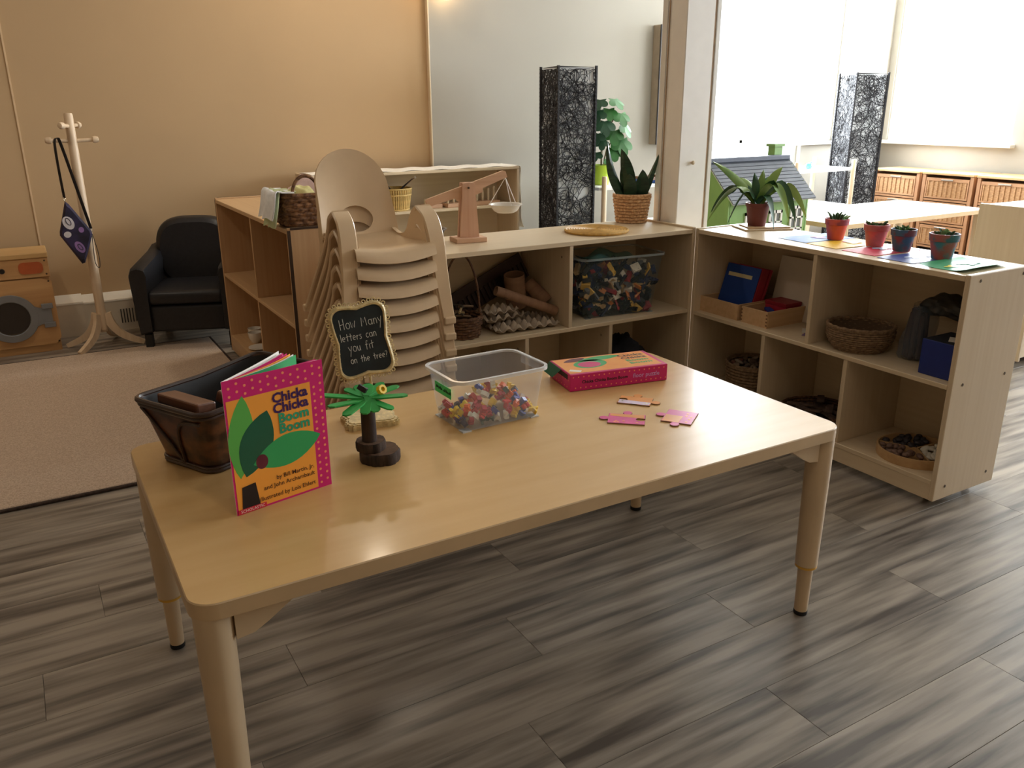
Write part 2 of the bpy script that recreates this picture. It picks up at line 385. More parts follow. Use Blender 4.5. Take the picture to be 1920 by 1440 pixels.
# ------------------------------------------------------------------ the play table
TX0, TX1, TY0, TY1, TZ = 0.127, 1.651, 1.2235, 1.9934, 0.537
tb = thing('play_table', 'large beige rectangular play table in the foreground', 'table', ((TX0+TX1)/2, (TY0+TY1)/2, 0))
tw, td = TX1-TX0, TY1-TY0
def table_top(gg, w, d, z, th, r, mi_t=0, mi_e=1):
    o = rrect(w, d, r, 7); o2 = rrect(w-0.004, d-0.004, r-0.002, 7)
    n = len(o)
    vs = [(x, y, z-th) for x, y in o]+[(x, y, z-0.002) for x, y in o]+[(x, y, z) for x, y in o2]
    gg.add(vs, [list(range(n))[::-1]], mi_e); b = len(gg.v)-3*n
    for i in range(n):
        j = (i+1) % n
        for k in (0, 1):
            gg.f.append([b+k*n+i, b+k*n+j, b+(k+1)*n+j, b+(k+1)*n+i]); gg.m.append(mi_e); gg.s.append(True)
    gg.f.append([b+2*n+i for i in range(n)]); gg.m.append(mi_t); gg.s.append(False)
    return gg
table_top(G(), tw, td, TZ, 0.030, 0.045).build('tabletop', [TABLETOP, TABLEEDGE], tb)
RING = mat('leg_ring', (222, 172, 70), 0.4)
for sx in (-1, 1):
    for sy in (-1, 1):
        lx, ly = sx*(tw/2-0.036), sy*(td/2-0.036)
        lg = G().lathe([(0.028, 0.150), (0.0315, 0.40), (0.032, 0.5065)], 24, M=T(lx, ly, 0)).build('leg', [LEGM], tb)
        G().lathe([(0.017, 0.012), (0.0195, 0.149)], 20, M=T(lx, ly, 0)).build('foot_tube', [LEGM], lg)
        G().lathe([(0.022, 0.141), (0.0275, 0.143), (0.0275, 0.149), (0.024, 0.1495)], 20, M=T(lx, ly, 0)).build('collar', [RING], lg)
        G().lathe([(0.0, 0), (0.017, 0.0), (0.018, 0.003), (0.018, 0.0118), (0, 0.0118)], 16, M=T(lx, ly, 0)).build('foot_cap', [BLACK], lg)
        # gusset brackets under the top
        br = G(); prof = [(0.03, 0.0), (0.14, 0.0), (0.115, -0.016), (0.085, -0.036), (0.06, -0.05), (0.03, -0.054)]
        for ax in (0, 1):
            vs = []
            for (u, z) in prof:
                for w in (-0.022, 0.022): vs.append((lx-sx*u, ly+w, 0.5065+z) if ax == 0 else (lx+w, ly-sy*u, 0.5065+z))
            n = len(prof); fs = [[2*i for i in range(n)], [2*i+1 for i in range(n)][::-1]]+[(2*i, 2*((i+1) % n), 2*((i+1) % n)+1, 2*i+1) for i in range(n)]
            br.add(vs, fs)
        br.build('corner_bracket', [LEGM], tb)

# ------------------------------------------------------------------ stack of moulded chairs
def interp(pts, n):
    """Catmull-Rom resample"""
    pts = [Vector(p) for p in pts]; out = []
    m = len(pts)-1
    for k in range(n):
        t = k/(n-1)*m; i = min(int(t), m-1); f = t-i
        p0, p1, p2, p3 = pts[max(i-1, 0)], pts[i], pts[i+1], pts[min(i+2, m)]
        out.append(0.5*((2*p1)+(p2-p0)*f+(2*p0-5*p1+4*p2-p3)*f*f+(3*p1-p0-3*p2+p3)*f**3))
    return out
def strap(gg, pts, widths, th):
    """flat band following a path in the y-z plane, its width along x"""
    n = len(pts); vs = []; k = 8
    for i, p in enumerate(pts):
        t = pts[min(i+1, n-1)]-pts[max(i-1, 0)]; nv = Vector((0, -t.z, t.y)).normalized(); w = widths[i]/2; h = th/2; c = min(0.004, h*0.7)
        for (a, b) in ((-w+c, -h), (w-c, -h), (w, -h+c), (w, h-c), (w-c, h), (-w+c, h), (-w, h-c), (-w, -h+c)):
            vs.append(p+Vector((a, 0, 0))+nv*b)
    fs = []
    for i in range(n-1):
        for q in range(k): fs.append((i*k+q, i*k+(q+1) % k, (i+1)*k+(q+1) % k, (i+1)*k+q))
    fs.append(list(range(k))[::-1]); fs.append([(n-1)*k+q for q in range(k)])
    return gg.add(vs, fs, 0, True)
def make_chair(label):
    c = thing('stacking_chair', label, 'chair', (0,0,0), 0, 'beige plastic chairs in the stack')
    for s in (-1, 1):
        fr = interp([(s*0.178, -0.222, 0.006), (s*0.168, -0.212, 0.10), (s*0.158, -0.203, 0.20), (s*0.152, -0.193, 0.29), (s*0.148, -0.165, 0.355), (s*0.145, -0.115, 0.385)], 16)
        strap(G(), fr, [0.044+0.014*min(1, i/8) for i in range(16)], 0.012).build('leg', [CHAIRP], c)
        rr = interp([(s*0.145, -0.115, 0.385), (s*0.147, -0.062, 0.362), (s*0.150, -0.030, 0.315), (s*0.158, 0.045, 0.22), (s*0.168, 0.13, 0.115), (s*0.178, 0.218, 0.006)], 18)
        strap(G(), rr, [0.058-0.030*min(1, i/9) for i in range(18)], 0.019).build('leg', [CHAIRP], c)
        G().box(s*0.178-0.022, s*0.178+0.022, -0.234, -0.210, 0, 0.026, r=0.005, seg=2).build('foot', [CHAIRP], c)
        G().box(s*0.178-0.017, s*0.178+0.017, 0.205, 0.232, 0, 0.026, r=0.005, seg=2).build('foot', [CHAIRP], c)
        # inner arm panel: a rounded hump beside the seat
        hump = [(-0.204, 0.245), (-0.193, 0.29), (-0.165, 0.356), (-0.142, 0.377), (-0.115, 0.386), (-0.088, 0.378), (-0.062, 0.362), (-0.044, 0.336), (-0.028, 0.308), (-0.005, 0.290), (0.03, 0.283), (0.06, 0.283), (0.11, 0.296), (0.118, 0.262)]
        def xin(z): return 0.118+0.002*(z-0.262)/0.12
        vs = [(s*xin(z), y, z) for y, z in hump]+[(s*(xin(z)+0.014), y, z) for y, z in hump]; n = len(hump)
        f1 = list(range(n)); f2 = [n+i for i in range(n)][::-1]
        fs = [f1, f2]+[(i, n+i, n+(i+1) % n, (i+1) % n) for i in range(n)]
        if s > 0: fs = [f[::-1] for f in fs]
        G().add(vs, fs).build('armrest', [CHAIRP], c)
    def seat(u, v):
        x = (u*2-1)*0.138; q = 1-(x/0.138)**2
        prof = [(0.125, 0.272), (0.06, 0.262), (-0.02, 0.258), (-0.10, 0.260), (-0.165, 0.266), (-0.195, 0.266), (-0.209, 0.261), (-0.214, 0.255), (-0.217, 0.248), (-0.219, 0.239)]
        t = v*(len(prof)-1); i = min(int(t), len(prof)-2); f = t-i
        y = prof[i][0]*(1-f)+prof[i+1][0]*f; z = prof[i][1]*(1-f)+prof[i+1][1]*f
        fr = max(0, (v-0.45)/0.55)
        y -= 0.016*q*fr; z += 0.012*(1-q)*(1-fr*0.6) - 0.012*q*fr
        return (x, y, z)
    G().grid(seat, 17, 28, th=0.007).build('seat', [CHAIRP], c)
    # back rest with an oval hand hole
    zc = 0.330; H0, H1, Wb, Wt = 0.268, 0.567, 0.142, 0.132
    def wid(z):
        if z < 0.44: return Wb+(Wt-Wb)*(z-H0)/(0.44-H0)
        q = (z-0.44)/(H1-0.44); return Wt*math.sqrt(max(0, 1-q*q))
    def outl(a):
        dx, dz = math.cos(a), math.sin(a); lo, hi = 0.0, 0.5
        for _ in range(40):
            m = (lo+hi)/2; x, z = dx*m, zc+dz*m
            if H0 <= z <= H1 and abs(x) <= wid(z): lo = m
            else: hi = m
        return dx*lo, zc+dz*lo
    def S(x, z):
        t = (z-H0)/(H1-H0); y = 0.112+0.10*t-0.028*math.exp(-t*5)*0 + 0.012*math.sin(t*PI)
        return (x, y-0.030*(x/0.13)**2*(0.5+0.5*math.sin(min(1, t*1.3)*PI)), z)
    def back(u, v):
        a = 2*PI*u; ox, oz = outl(a); ix, iz = 0.060*math.cos(a), zc+0.044*math.sin(a)
        return S(ix+(ox-ix)*v, iz+(oz-iz)*v)
    G().grid(back, 64, 7, th=-0.009, cu=True).build('backrest', [CHAIRP], c)
    return c
N = 11; PITCH = 0.0573
ordn = ['second', 'third', 'fourth', 'fifth', 'sixth', 'seventh', 'eighth', 'ninth', 'tenth']
ch0 = make_chair('beige moulded plastic chair at the very top of the stack')
for k in range(N):
    c = ch0 if k == 0 else copy_tree(ch0)
    c.location = (1.03, 2.722, PITCH*(N-1-k))
    if 0 < k < N-1: c['label'] = 'beige moulded plastic chair, %s from the top of the stack' % ordn[k-1]
    elif k == N-1: c['label'] = 'beige moulded plastic chair at the bottom of the stack, standing on the floor'

# ------------------------------------------------------------------ things on the play table
# picture book standing open
PINK = mat('print_pink', (214, 30, 120), 0.35, var=0.02); ORANGE = mat('print_orange', (250, 168, 66), 0.35, var=0.02); DOT = mat('print_dot', (250, 150, 110), 0.4, var=0.02)
PGRN = mat('print_green', (46, 168, 98), 0.35, var=0.02); LGRN = mat('print_light_green', (92, 180, 82), 0.35, var=0.02); DGRN = mat('print_dark_green', (16, 92, 68), 0.35, var=0.02)
NAVY = mat('print_navy', (58, 24, 92), 0.35); TEAL = mat('print_teal', (40, 160, 120), 0.35); INK = mat('print_ink', (62, 34, 22), 0.4); MAROON = mat('print_maroon', (98, 26, 50), 0.4)
PRED = mat('print_red', (214, 40, 64), 0.4); PAPER = mat('paper_white', (240, 236, 228), 0.6, var=0.02); PBLK = mat('print_black', (26, 20, 28), 0.4)
BW, BH = 0.209, 0.272
bk = thing('picture_book', 'colourful paperback picture book standing open on the play table', 'book', (0.265, 1.510, TZ), math.atan2(0.046, 0.204))
def sheet(name, ang, mats, w=BW-0.004, h=BH-0.004, th=0.0006, curl=0.0, z=0.0015, off=0.0):
    def fn(u, v):
        d = u*w; a = ang+curl*u*u; return (off*(-math.sin(ang))+d*math.cos(a), off*math.cos(ang)+d*math.sin(a), z+v*h)
    return G().grid(fn, 8, 2, th=th, smooth=True).build(name, mats, bk)
cov = sheet('front_cover', 0.0, [PINK], BW, BH, 0.0008, 0.0, 0.0)
def decal(gg, pts, mi, lift):   # flat print on the cover: local (u, v) on the cover plane, facing -y
    n = len(pts); ar = sum(pts[i][0]*pts[(i+1) % n][1]-pts[(i+1) % n][0]*pts[i][1] for i in range(n))
    if ar < 0: pts = pts[::-1]
    gg.add([(u, -0.0002-lift*0.00014, v) for u, v in pts], [list(range(n))], mi)
def rowtext(gg, body, u, v, size, mi, lift, align='CENTER', bold=0.0, sx=1.0):
    vs, fs = text_mesh(body, size, 0.0, align, bold)
    gg.add([(u+p.x*sx, -0.0002-lift*0.00014, v+p.y) for p in vs], fs, mi)
def ell(cx, cy, a, b, rot=0, n=26):
    return [(cx+a*math.cos(t)*math.cos(rot)-b*math.sin(t)*math.sin(rot), cy+a*math.cos(t)*math.sin(rot)+b*math.sin(t)*math.cos(rot)) for t in [2*PI*i/n for i in range(n)]]
def leafy(cx, cy, L, w, rot):     # plain pointed leaf
    pts = [(L*(t-0.5), w*math.sin(PI*t)**0.8) for t in [i/12 for i in range(13)]]+[(L*(t-0.5), -w*math.sin(PI*t)**0.8) for t in [i/12 for i in range(11, 0, -1)]]
    return [(cx+x*math.cos(rot)-y*math.sin(rot), cy+x*math.sin(rot)+y*math.cos(rot)) for x, y in pts]
gp = G()
decal(gp, [(0.004, 0.004), (0.178, 0.004), (0.178, 0.232), (0.004, 0.232)], 0, 1)
gp.build('cover_panel', [ORANGE], cov)
gd = G()
rd = random.Random(3)
for i in range(13):
    for j in range(2): decal(gd, ell(0.012+i*0.0158, 0.243+j*0.016+(0.004 if i % 2 else -0.003), 0.0028, 0.0028, 0, 10), 0, 1)
for i in range(15):
    for j in range(2): decal(gd, ell(0.186+j*0.0145, 0.012+i*0.0148+(0.005 if j else 0), 0.0028, 0.0028, 0, 10), 0, 1)
gd.build('cover_dots', [DOT], cov)
ga = G()
decal(ga, leafy(0.026, 0.155, 0.165, 0.026, 1.45), 0, 2)
decal(ga, leafy(0.055, 0.135, 0.135, 0.034, 1.15), 1, 3)
decal(ga, leafy(0.118, 0.106, 0.15, 0.032, 0.16), 2, 4)
decal(ga, [(0.012, 0.006), (0.050, 0.006), (0.044, 0.058), (0.016, 0.055)], 3, 5)
decal(ga, ell(0.062, 0.096, 0.0125, 0.015, 0), 4, 6)
ga.build('cover_leaves', [LGRN, DGRN, PGRN, PBLK, MAROON], cov)
gt = G()
for k, (w, c) in enumerate((('Chicka', 0), ('Chicka', 0), ('Boom', 1), ('Boom', 1))):
    gt = G(); rowtext(gt, w, 0.171, 0.2155-k*0.0215, 0.0275, c, 7, 'RIGHT', 0.0010, 1.0); gt.build('title_word', [NAVY, TEAL], cov)
for tx_, v_ in (('by Bill Martin, Jr.', 0.054), ('and John Archambault', 0.039), ('illustrated by Lois Ehlert', 0.018)):
    gt = G(); rowtext(gt, tx_, 0.172, v_, 0.0125, 0, 7, 'RIGHT', 0.0001); gt.build('credit_line', [INK], cov)
gs = G(); decal(gs, [(0.003, 0.0005), (0.062, 0.0005), (0.062, 0.0105), (0.003, 0.0105)], 0, 8); rowtext(gs, 'SCHOLASTIC', 0.033, 0.0053, 0.0085, 1, 9, 'CENTER'); gs.build('publisher_strip', [PRED, PAPER], cov)
for a, m, cu in ((0.028, PAPER, 0.02), (0.05, PINK, 0.03), (0.22, PGRN, 0.14), (0.26, PAPER, 0.13), (0.33, ORANGE, 0.10), (0.37, PINK, 0.10), (0.43, PINK, 0.08), (0.47, PAPER, 0.06)):
    sheet('page', a, [m], curl=cu)
sheet('back_cover', 0.53, [PAPER], BW, BH, 0.0008, 0.04, 0.0)

# dark brown slatted basket with wooden blocks inside
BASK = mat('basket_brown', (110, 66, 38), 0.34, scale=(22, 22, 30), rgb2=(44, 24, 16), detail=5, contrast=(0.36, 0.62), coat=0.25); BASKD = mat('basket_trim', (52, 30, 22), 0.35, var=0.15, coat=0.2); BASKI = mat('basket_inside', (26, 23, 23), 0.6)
bs = thing('brown_basket', 'dark brown varnished tapered basket on the corner of the play table', 'basket', (0.352, 1.868, TZ), math.radians(28))
bw0, bd0, bw1, bd1, bh = 0.285, 0.165, 0.350, 0.222, 0.145
def ringpt(u, v, inset=0.0):
    w = bw0+(bw1-bw0)*v; d = bd0+(bd1-bd0)*v
    o = rrect(w-2*inset, d-2*inset, 0.028, 6); n = len(o); t = (u % 1.0)*n; i = int(t) % n; f = t-int(t)
    x = o[i][0]*(1-f)+o[(i+1) % n][0]*f; y = o[i][1]*(1-f)+o[(i+1) % n][1]*f
    return (x, y, 0.004+v*bh+0.016*v*max(0, x/(w/2))**2)
G().grid(lambda u, v: ringpt(u, v), 56, 6, th=0.003, cu=True, smooth=True).build('basket_wall', [BASK], bs)
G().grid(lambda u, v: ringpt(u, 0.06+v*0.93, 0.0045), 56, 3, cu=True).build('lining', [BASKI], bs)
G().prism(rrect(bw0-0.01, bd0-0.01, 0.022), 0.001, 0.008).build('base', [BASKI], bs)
for v, r in ((1.0, 0.006), (0.93, 0.0045), (0.01, 0.0055), (0.06, 0.004)):
    G().tube([ringpt(i/56, v, -0.002) for i in range(56)], r, 8, closed=True).build('rim_band', [BASKD], bs)
# bent cane loops on the faces
def face_pt(side, s, v):
    if side == 'L': return Vector((-(bw0+(bw1-bw0)*v)/2-0.002, s*(bd0+(bd1-bd0)*v)/2, 0.004+v*bh))
    return Vector((s*(bw0+(bw1-bw0)*v)/2, -(bd0+(bd1-bd0)*v)/2-0.002, 0.004+v*bh))
for side in ('L', 'F'):
    G().tube([face_pt(side, 0.82-0.82*t, 0.9-0.86*t) for t in [i/10 for i in range(11)]], 0.004, 8).build('cane_loop', [BASKD], bs)
    pts = interp([face_pt(side, -0.02 if side == 'L' else -0.55, 0.05), face_pt(side, -0.10 if side == 'L' else -0.55, 0.5), face_pt(side, -0.3 if side == 'L' else -0.4, 0.76), face_pt(side, -0.75 if side == 'L' else 0.1, 0.84), face_pt(side, -0.9 if side == 'L' else 0.75, 0.84)], 16)
    G().tube(pts, 0.004, 8).build('cane_loop', [BASKD], bs)
BLK = wood('block_wood', (120, 78, 56), (92, 58, 42), 'x', 0.4)
fl = [('long dark wooden block tilted against the basket rim', (-0.125, 0.0, 0.146), (0.1, 0.05, 1.45), (0.16, 0.045, 0.022)),
      ('dark wooden block lying across the middle of the basket', (0.0, -0.05, 0.142), (0.35, 0.03, 0.15), (0.15, 0.05, 0.026)),
      ('dark wooden block deep inside the brown basket', (0.06, 0.02, 0.07), (0.0, 0.3, 0.5), (0.17, 0.055, 0.03)),
      ('dark wooden block under the others in the brown basket', (-0.03, 0.0, 0.05), (0.0, 0.0, 1.0), (0.13, 0.05, 0.04))]
Mb = T(0.352, 1.868, TZ, rz=math.radians(28))
for lab, p, r, s in fl:
    o = G().box(-s[0]/2, s[0]/2, -s[1]/2, s[1]/2, -s[2]/2, s[2]/2, r=0.004, seg=2).build('wooden_block', [BLK]); tag(o, lab, 'block', 'blocks in the brown basket')
    o.location = Mb @ Vector(p); o.rotation_euler = (r[0], r[1], r[2]+math.radians(28))

# little palm tree made of wood slices and foam leaves
BARK = mat('bark', (74, 56, 46), 0.85, scale=(70, 70, 12), rgb2=(34, 25, 21), bump=1.0); SLICE = mat('wood_slice', (112, 82, 60), 0.7, scale=(60, 60, 20), rgb2=(84, 60, 44)); TRUNK = mat('trunk_brown', (66, 46, 36), 0.75, scale=(60, 60, 16), rgb2=(44, 30, 24), bump=0.5); FOAM = mat('foam_green', (46, 158, 70), 0.6, var=0.05, rnd=0.08)
tr = thing('toy_palm_tree', 'small toy palm tree with a wood slice base and green foam leaves', 'toy tree', (0.592, 1.624, TZ))
def bark_wob(seed):
    r = random.Random(seed); ph = [r.uniform(0, 6.28) for _ in range(3)]
    return lambda a: 1+0.03*math.sin(3*a+ph[0])+0.025*math.sin(7*a+ph[1])+0.02*math.sin(17*a+ph[2])
for nm, (x, y, z, rr, h) in enumerate(((0.012, -0.002, 0.0, 0.044, 0.026), (-0.005, 0.008, 0.0262, 0.033, 0.021))):
    o = G().lathe([(rr*0.97, 0), (rr, 0.004), (rr, h-0.004), (rr*0.95, h)], 48, M=T(x, y, z), wob=bark_wob(nm)).build('wood_slice', [BARK], tr)
    G().lathe([(0, h+0.0002), (rr*0.93, h+0.0002)], 48, cap=False, M=T(x, y, z), wob=bark_wob(nm)).build('cut_face', [SLICE], o)
G().lathe([(0.0165, 0.0475), (0.016, 0.09), (0.0155, 0.142)], 20, M=T(-0.008, 0.006, 0)).build('trunk', [TRUNK], tr)
lm = []
for i, (a, tilt, L, w) in enumerate(((3.35, 0.06, 0.095, 0.017), (3.75, -0.14, 0.085, 0.019), (4.25, -0.30, 0.06, 0.018), (4.75, -0.42, 0.052, 0.02), (5.35, -0.22, 0.066, 0.018), (5.95, 0.0, 0.088, 0.018), (0.25, 0.06, 0.085, 0.017), (0.75, 0.06, 0.08, 0.017), (1.6, 0.3, 0.055, 0.02), (2.75, 0.12, 0.10, 0.018), (2.1, 0.15, 0.06, 0.018), (1.15, 0.12, 0.06, 0.02))):
    w *= 1.25
    pts = [(0, -w*0.3), (L*0.35, -w/2), (L*0.88, -w*0.46), (L, -w*0.2), (L, w*0.2), (L*0.9, w*0.48), (L*0.35, w/2), (0, w*0.3)]
    G().prism(pts, 0, 0.0034, M=T(-0.008, 0.006, 0.1425+0.0022*(i % 4), rz=a, ry=-tilt)).build('leaf', [FOAM], tr)
for lab, b, c, p, r in (('yellow plastic letter resting on the toy palm leaves', 'O', (248, 206, 40), (0.612, 1.612, TZ+0.165), (1.15, 0.1, 0.35)), ('black plastic letter resting on the toy palm leaves', 'E', (26, 26, 26), (0.577, 1.632, TZ+0.168), (0.5, 0.25, 0.9))):
    vs, fs = text_mesh(b, 0.026, 0.0055, 'CENTER', 0.0012)
    o = G().add(vs, fs).build('plastic_letter', [mat('letter_'+b, c, 0.35)]); tag(o, lab, 'letter'); o.location = p; o.rotation_euler = r
# chalkboard sign in a gold filigree frame
GOLD = mat('gold_paint', (228, 208, 158), 0.38, metal=0.1, var=0.12, scale=(90, 90, 90)); SLATE = mat('chalkboard', (32, 48, 58), 0.6, scale=(30, 30, 30), rgb2=(22, 35, 44)); CHALK = mat('chalk', (222, 226, 226), 0.9)
def bracket(a, b, r=0.022, dip=0.011, n=9):
    pts = []
    def side(p0, p1, nx, ny):
        for i in range(n):
            t = -1+2*i/(n-1); q = (1-abs(t))**1.6*dip
            pts.append((p0[0]+(p1[0]-p0[0])*i/(n-1)-nx*q, p0[1]+(p1[1]-p0[1])*i/(n-1)-ny*q))
    side((a, -b+r), (a, b-r), 1, 0); pts += [(a-r+r*math.cos(t), b-r+r*math.sin(t)) for t in [PI/2*i/6 for i in range(1, 6)]]
    side((a-r, b), (-a+r, b), 0, 1); pts += [(-a+r+r*math.cos(t), b-r+r*math.sin(t)) for t in [PI/2+PI/2*i/6 for i in range(1, 6)]]
    side((-a, b-r), (-a, -b+r), -1, 0); pts += [(-a+r+r*math.cos(t), -b+r+r*math.sin(t)) for t in [PI+PI/2*i/6 for i in range(1, 6)]]
    side((-a+r, -b), (a-r, -b), 0, -1); pts += [(a-r+r*math.cos(t), -b+r+r*math.sin(t)) for t in [1.5*PI+PI/2*i/6 for i in range(1, 6)]]
    return pts
cb = thing('chalkboard_sign', 'small chalkboard sign with handwriting in a gold lace frame', 'sign', (0.668, 1.852, TZ), math.radians(-9))
# base plate
ob = [(p[0]*(1+0.03*(1 if i % 2 else -1)), p[1]*(1+0.03*(1 if i % 2 else -1))) for i, p in enumerate(bracket(0.066, 0.05, 0.022, 0.007))]
G().prism(ob, 0, 0.011).prism([(x*0.96, y*0.96) for x, y in ob], 0.011, 0.015).prism([(x*0.86, y*0.84) for x, y in ob], 0.015, 0.017).build('base_plate', [GOLD], cb)
G().tube([(0.012, 0.003, 0.016), (0.012, 0.002, 0.07), (0.006, 0.0, 0.13)], 0.0035, 8).build('stem', [GOLD], cb)
MS = T(-0.008, -0.006, 0.213) @ Matrix.Rotation(math.radians(5), 4, 'Y') @ Matrix.Rotation(math.radians(-6), 4, 'X') @ Matrix.Rotation(PI/2, 4, 'X')
MS = T(-0.008, -0.006, 0.213) @ Matrix.Rotation(math.radians(-6), 4, 'Y') @ Matrix.Rotation(math.radians(84), 4, 'X')
IN = bracket(0.0615, 0.082, 0.022, 0.0065); OUT = bracket(0.0695, 0.0905, 0.028, 0.0065)
slab = G().prism([(x*1.03, y*1.03) for x, y in IN], -0.003, 0.001, M=MS).build('board', [SLATE], cb)
fr = G(); n = len(IN); vs = []
for sc, z in ((0.985, 0.001), (1.0, 0.006), (1.05, 0.007)): vs += [(x*sc, y*sc, z) for x, y in IN]
vs += [(x*0.97, y*0.97, 0.004) for x, y in OUT]+[(x, y, 0.001) for x, y in OUT]+[(x, y, -0.004) for x, y in OUT]+[(x*1.0, y*1.0, -0.004) for x, y in IN]
fs = []
for k in range(6):
    for i in range(n): fs.append((k*n+i, (k+1)*n+i, (k+1)*n+(i+1) % n, k*n+(i+1) % n))
fr.add(vs, fs, 0, True, MS).build('frame', [GOLD], cb)
fi = G(); per = []
for i in range(n):
    a, b = Vector(OUT[i]), Vector(OUT[(i+1) % n]); per.append((b-a).length)
tot = sum(per); m = 50
for k in range(m):
    d = tot*k/m; i = 0
    while d > per[i]: d -= per[i]; i += 1
    a, b = Vector(OUT[i]), Vector(OUT[(i+1) % n]); p = a+(b-a)*(d/per[i]); nrm = Vector(((b-a).y, -(b-a).x)).normalized()
    c = p+nrm*0.0028
    fi.tube([(c.x+0.0042*math.cos(t), c.y+0.0042*math.sin(t), 0.0005) for t in [2*PI*q/9 for q in range(9)]], 0.0015, 5, closed=True, M=MS)
    c = p-nrm*0.0055
    fi.tube([(c.x+0.0026*math.cos(t), c.y+0.0026*math.sin(t), 0.004) for t in [2*PI*q/7 for q in range(7)]], 0.0011, 5, closed=True, M=MS)
fi.build('filigree', [GOLD], cb)
def arc(cx, cy, a, b, t0, t1, n=9): return [(cx+a*math.cos(t0+(t1-t0)*i/(n-1)), cy+b*math.sin(t0+(t1-t0)*i/(n-1))) for i in range(n)]
D2 = 2*PI
GL = {'H': (0.95, [[(0.02, 1.55), (0.05, 0)], [(0.7, 1.65), (0.74, 0)], [(0.03, 0.72), (0.74, 0.82)]]), 'o': (0.8, [arc(0.38, 0.45, 0.34, 0.45, 1.4, 1.4+D2, 13)]),
 'w': (1.0, [[(0, 1), (0.2, 0.05), (0.42, 0.75), (0.62, 0.05), (0.85, 1.05)]]), 'M': (1.15, [[(0, 0), (0.1, 1.3), (0.45, 0.55), (0.8, 1.3), (0.95, 0)]]),
 'a': (0.85, [arc(0.35, 0.42, 0.32, 0.4, 0.6, 0.6+D2, 11), [(0.66, 0.85), (0.72, 0)]]), 'n': (0.75, [[(0.05, 0.85), (0.08, 0), (0.1, 0.5)]+arc(0.34, 0.5, 0.25, 0.35, PI, 0, 6)+[(0.6, 0)]]),
 'y': (0.8, [[(0, 0.9), (0.32, 0.25)], [(0.68, 1.0), (0.2, -0.75)]]), 'l': (0.35, [[(0.1, 1.5), (0.12, 0)]]), 'e': (0.75, [[(0.06, 0.42), (0.6, 0.52)]+arc(0.34, 0.46, 0.28, 0.42, 0.1, 5.4, 11)]),
 't': (0.7, [[(0.32, 1.35), (0.34, 0)], [(0.0, 0.8), (0.66, 0.88)]]), 'r': (0.6, [[(0.08, 0.85), (0.1, 0), (0.12, 0.45), (0.3, 0.75), (0.52, 0.78)]]), 's': (0.6, [[(0.5, 0.8), (0.25, 0.88), (0.1, 0.68), (0.4, 0.4), (0.42, 0.12), (0.2, 0), (0.02, 0.1)]]),
 'c': (0.7, [arc(0.36, 0.42, 0.3, 0.42, 0.8, 5.5, 10)]), 'u': (0.75, [[(0.05, 0.85), (0.1, 0.2), (0.3, 0), (0.52, 0.2), (0.56, 0.85), (0.62, 0)]]), 'f': (0.65, [[(0.55, 1.3), (0.35, 1.45), (0.25, 1.1), (0.22, -0.1)], [(0, 0.75), (0.5, 0.8)]]),
 'i': (0.3, [[(0.1, 0.8), (0.12, 0)]]), 'h': (0.75, [[(0.08, 1.45), (0.1, 0), (0.12, 0.5)]+arc(0.34, 0.45, 0.22, 0.35, PI, 0, 6)+[(0.58, 0)]]), '?': (0.6, [arc(0.25, 1.0, 0.25, 0.3, 2.6, -1.2, 8)+[(0.25, 0.4), (0.25, 0.3)], [(0.24, 0.08), (0.26, 0.02)]]), ' ': (0.75, [])}
cg = G()
for body, x, y, h in (('How Many', -0.046, 0.034, 0.0160), ('letters can', -0.050, 0.005, 0.0128), ('you fit', -0.036, -0.0225, 0.0145), ('on the tree?', -0.036, -0.051, 0.0115)):
    for ch in body:
        w, st = GL[ch]
        for s in st: cg.tube([(x+u*h*0.82, y+v*h+0.12*(x+0.05)*0, 0.0014) for u, v in s], 0.00072, 4, M=MS, flat=0.5)
        x += w*h*0.92
cg.build('chalk_writing', [CHALK], cb)

# clear bin of plastic letters
CLR = clear('clear_plastic', (230, 238, 246), 0.12, 0.14); CLRR = clear('clear_plastic_rim', (240, 245, 250), 0.7, 0.15)
BX, BY, BRZ = 0.938, 1.738, math.radians(1.0)
def clear_bin(label, loc, rz, w0, d0, w1, d1, h, mat_w, mat_r, r=0.028, ribs=True):
    bn = thing('clear_bin', label, 'bin', loc, rz)
    def pt(u, v, ins=0.0):
        w = w0+(w1-w0)*v-2*ins; d = d0+(d1-d0)*v-2*ins; o = rrect(w, d, r, 6); n = len(o); i = int(round(u*n)) % n
        return (o[i][0], o[i][1], 0.004+v*(h-0.004))
    n = len(rrect(1, 1, .1, 6))
    G().grid(lambda u, v: pt(u, v), n, 4, cu=True, th=0.0016).build('bin_wall', [mat_w], bn)
    G().prism(rrect(w0-0.004, d0-0.004, r-0.002, 6), 0.0035, 0.005).build('bin_floor', [mat_w], bn)
    lipg = G(); o1 = rrect(w1, d1, r, 6); o2 = rrect(w1+0.016, d1+0.016, r+0.008, 6)
    vs = [(x, y, h) for x, y in o1]+[(x, y, h+0.002) for x, y in o1]+[(x, y, h+0.002) for x, y in o2]+[(x, y, h-0.006) for x, y in o2]
    lipg.add(vs, [(k*n+i, k*n+(i+1) % n, (k+1)*n+(i+1) % n, (k+1)*n+i) for k in range(3) for i in range(n)], 0, True)
    lipg.build('rim', [mat_r], bn)
    for sx in (-1, 1):
        for sy in (-1, 1):
            if ribs: G().box(sx*(w0/2-0.014)-0.012, sx*(w0/2-0.014)+0.012, sy*(d0/2-0.012)-0.011, sy*(d0/2-0.012)+0.011, 0.0, 0.0034).build('bin_foot', [mat_r], bn)
        if ribs: G().box(sx*(w1/2+0.003)-0.003, sx*(w1/2+0.003)+0.003, -0.04, 0.04, h-0.022, h-0.005).build('handle', [mat_w], bn)
    return bn
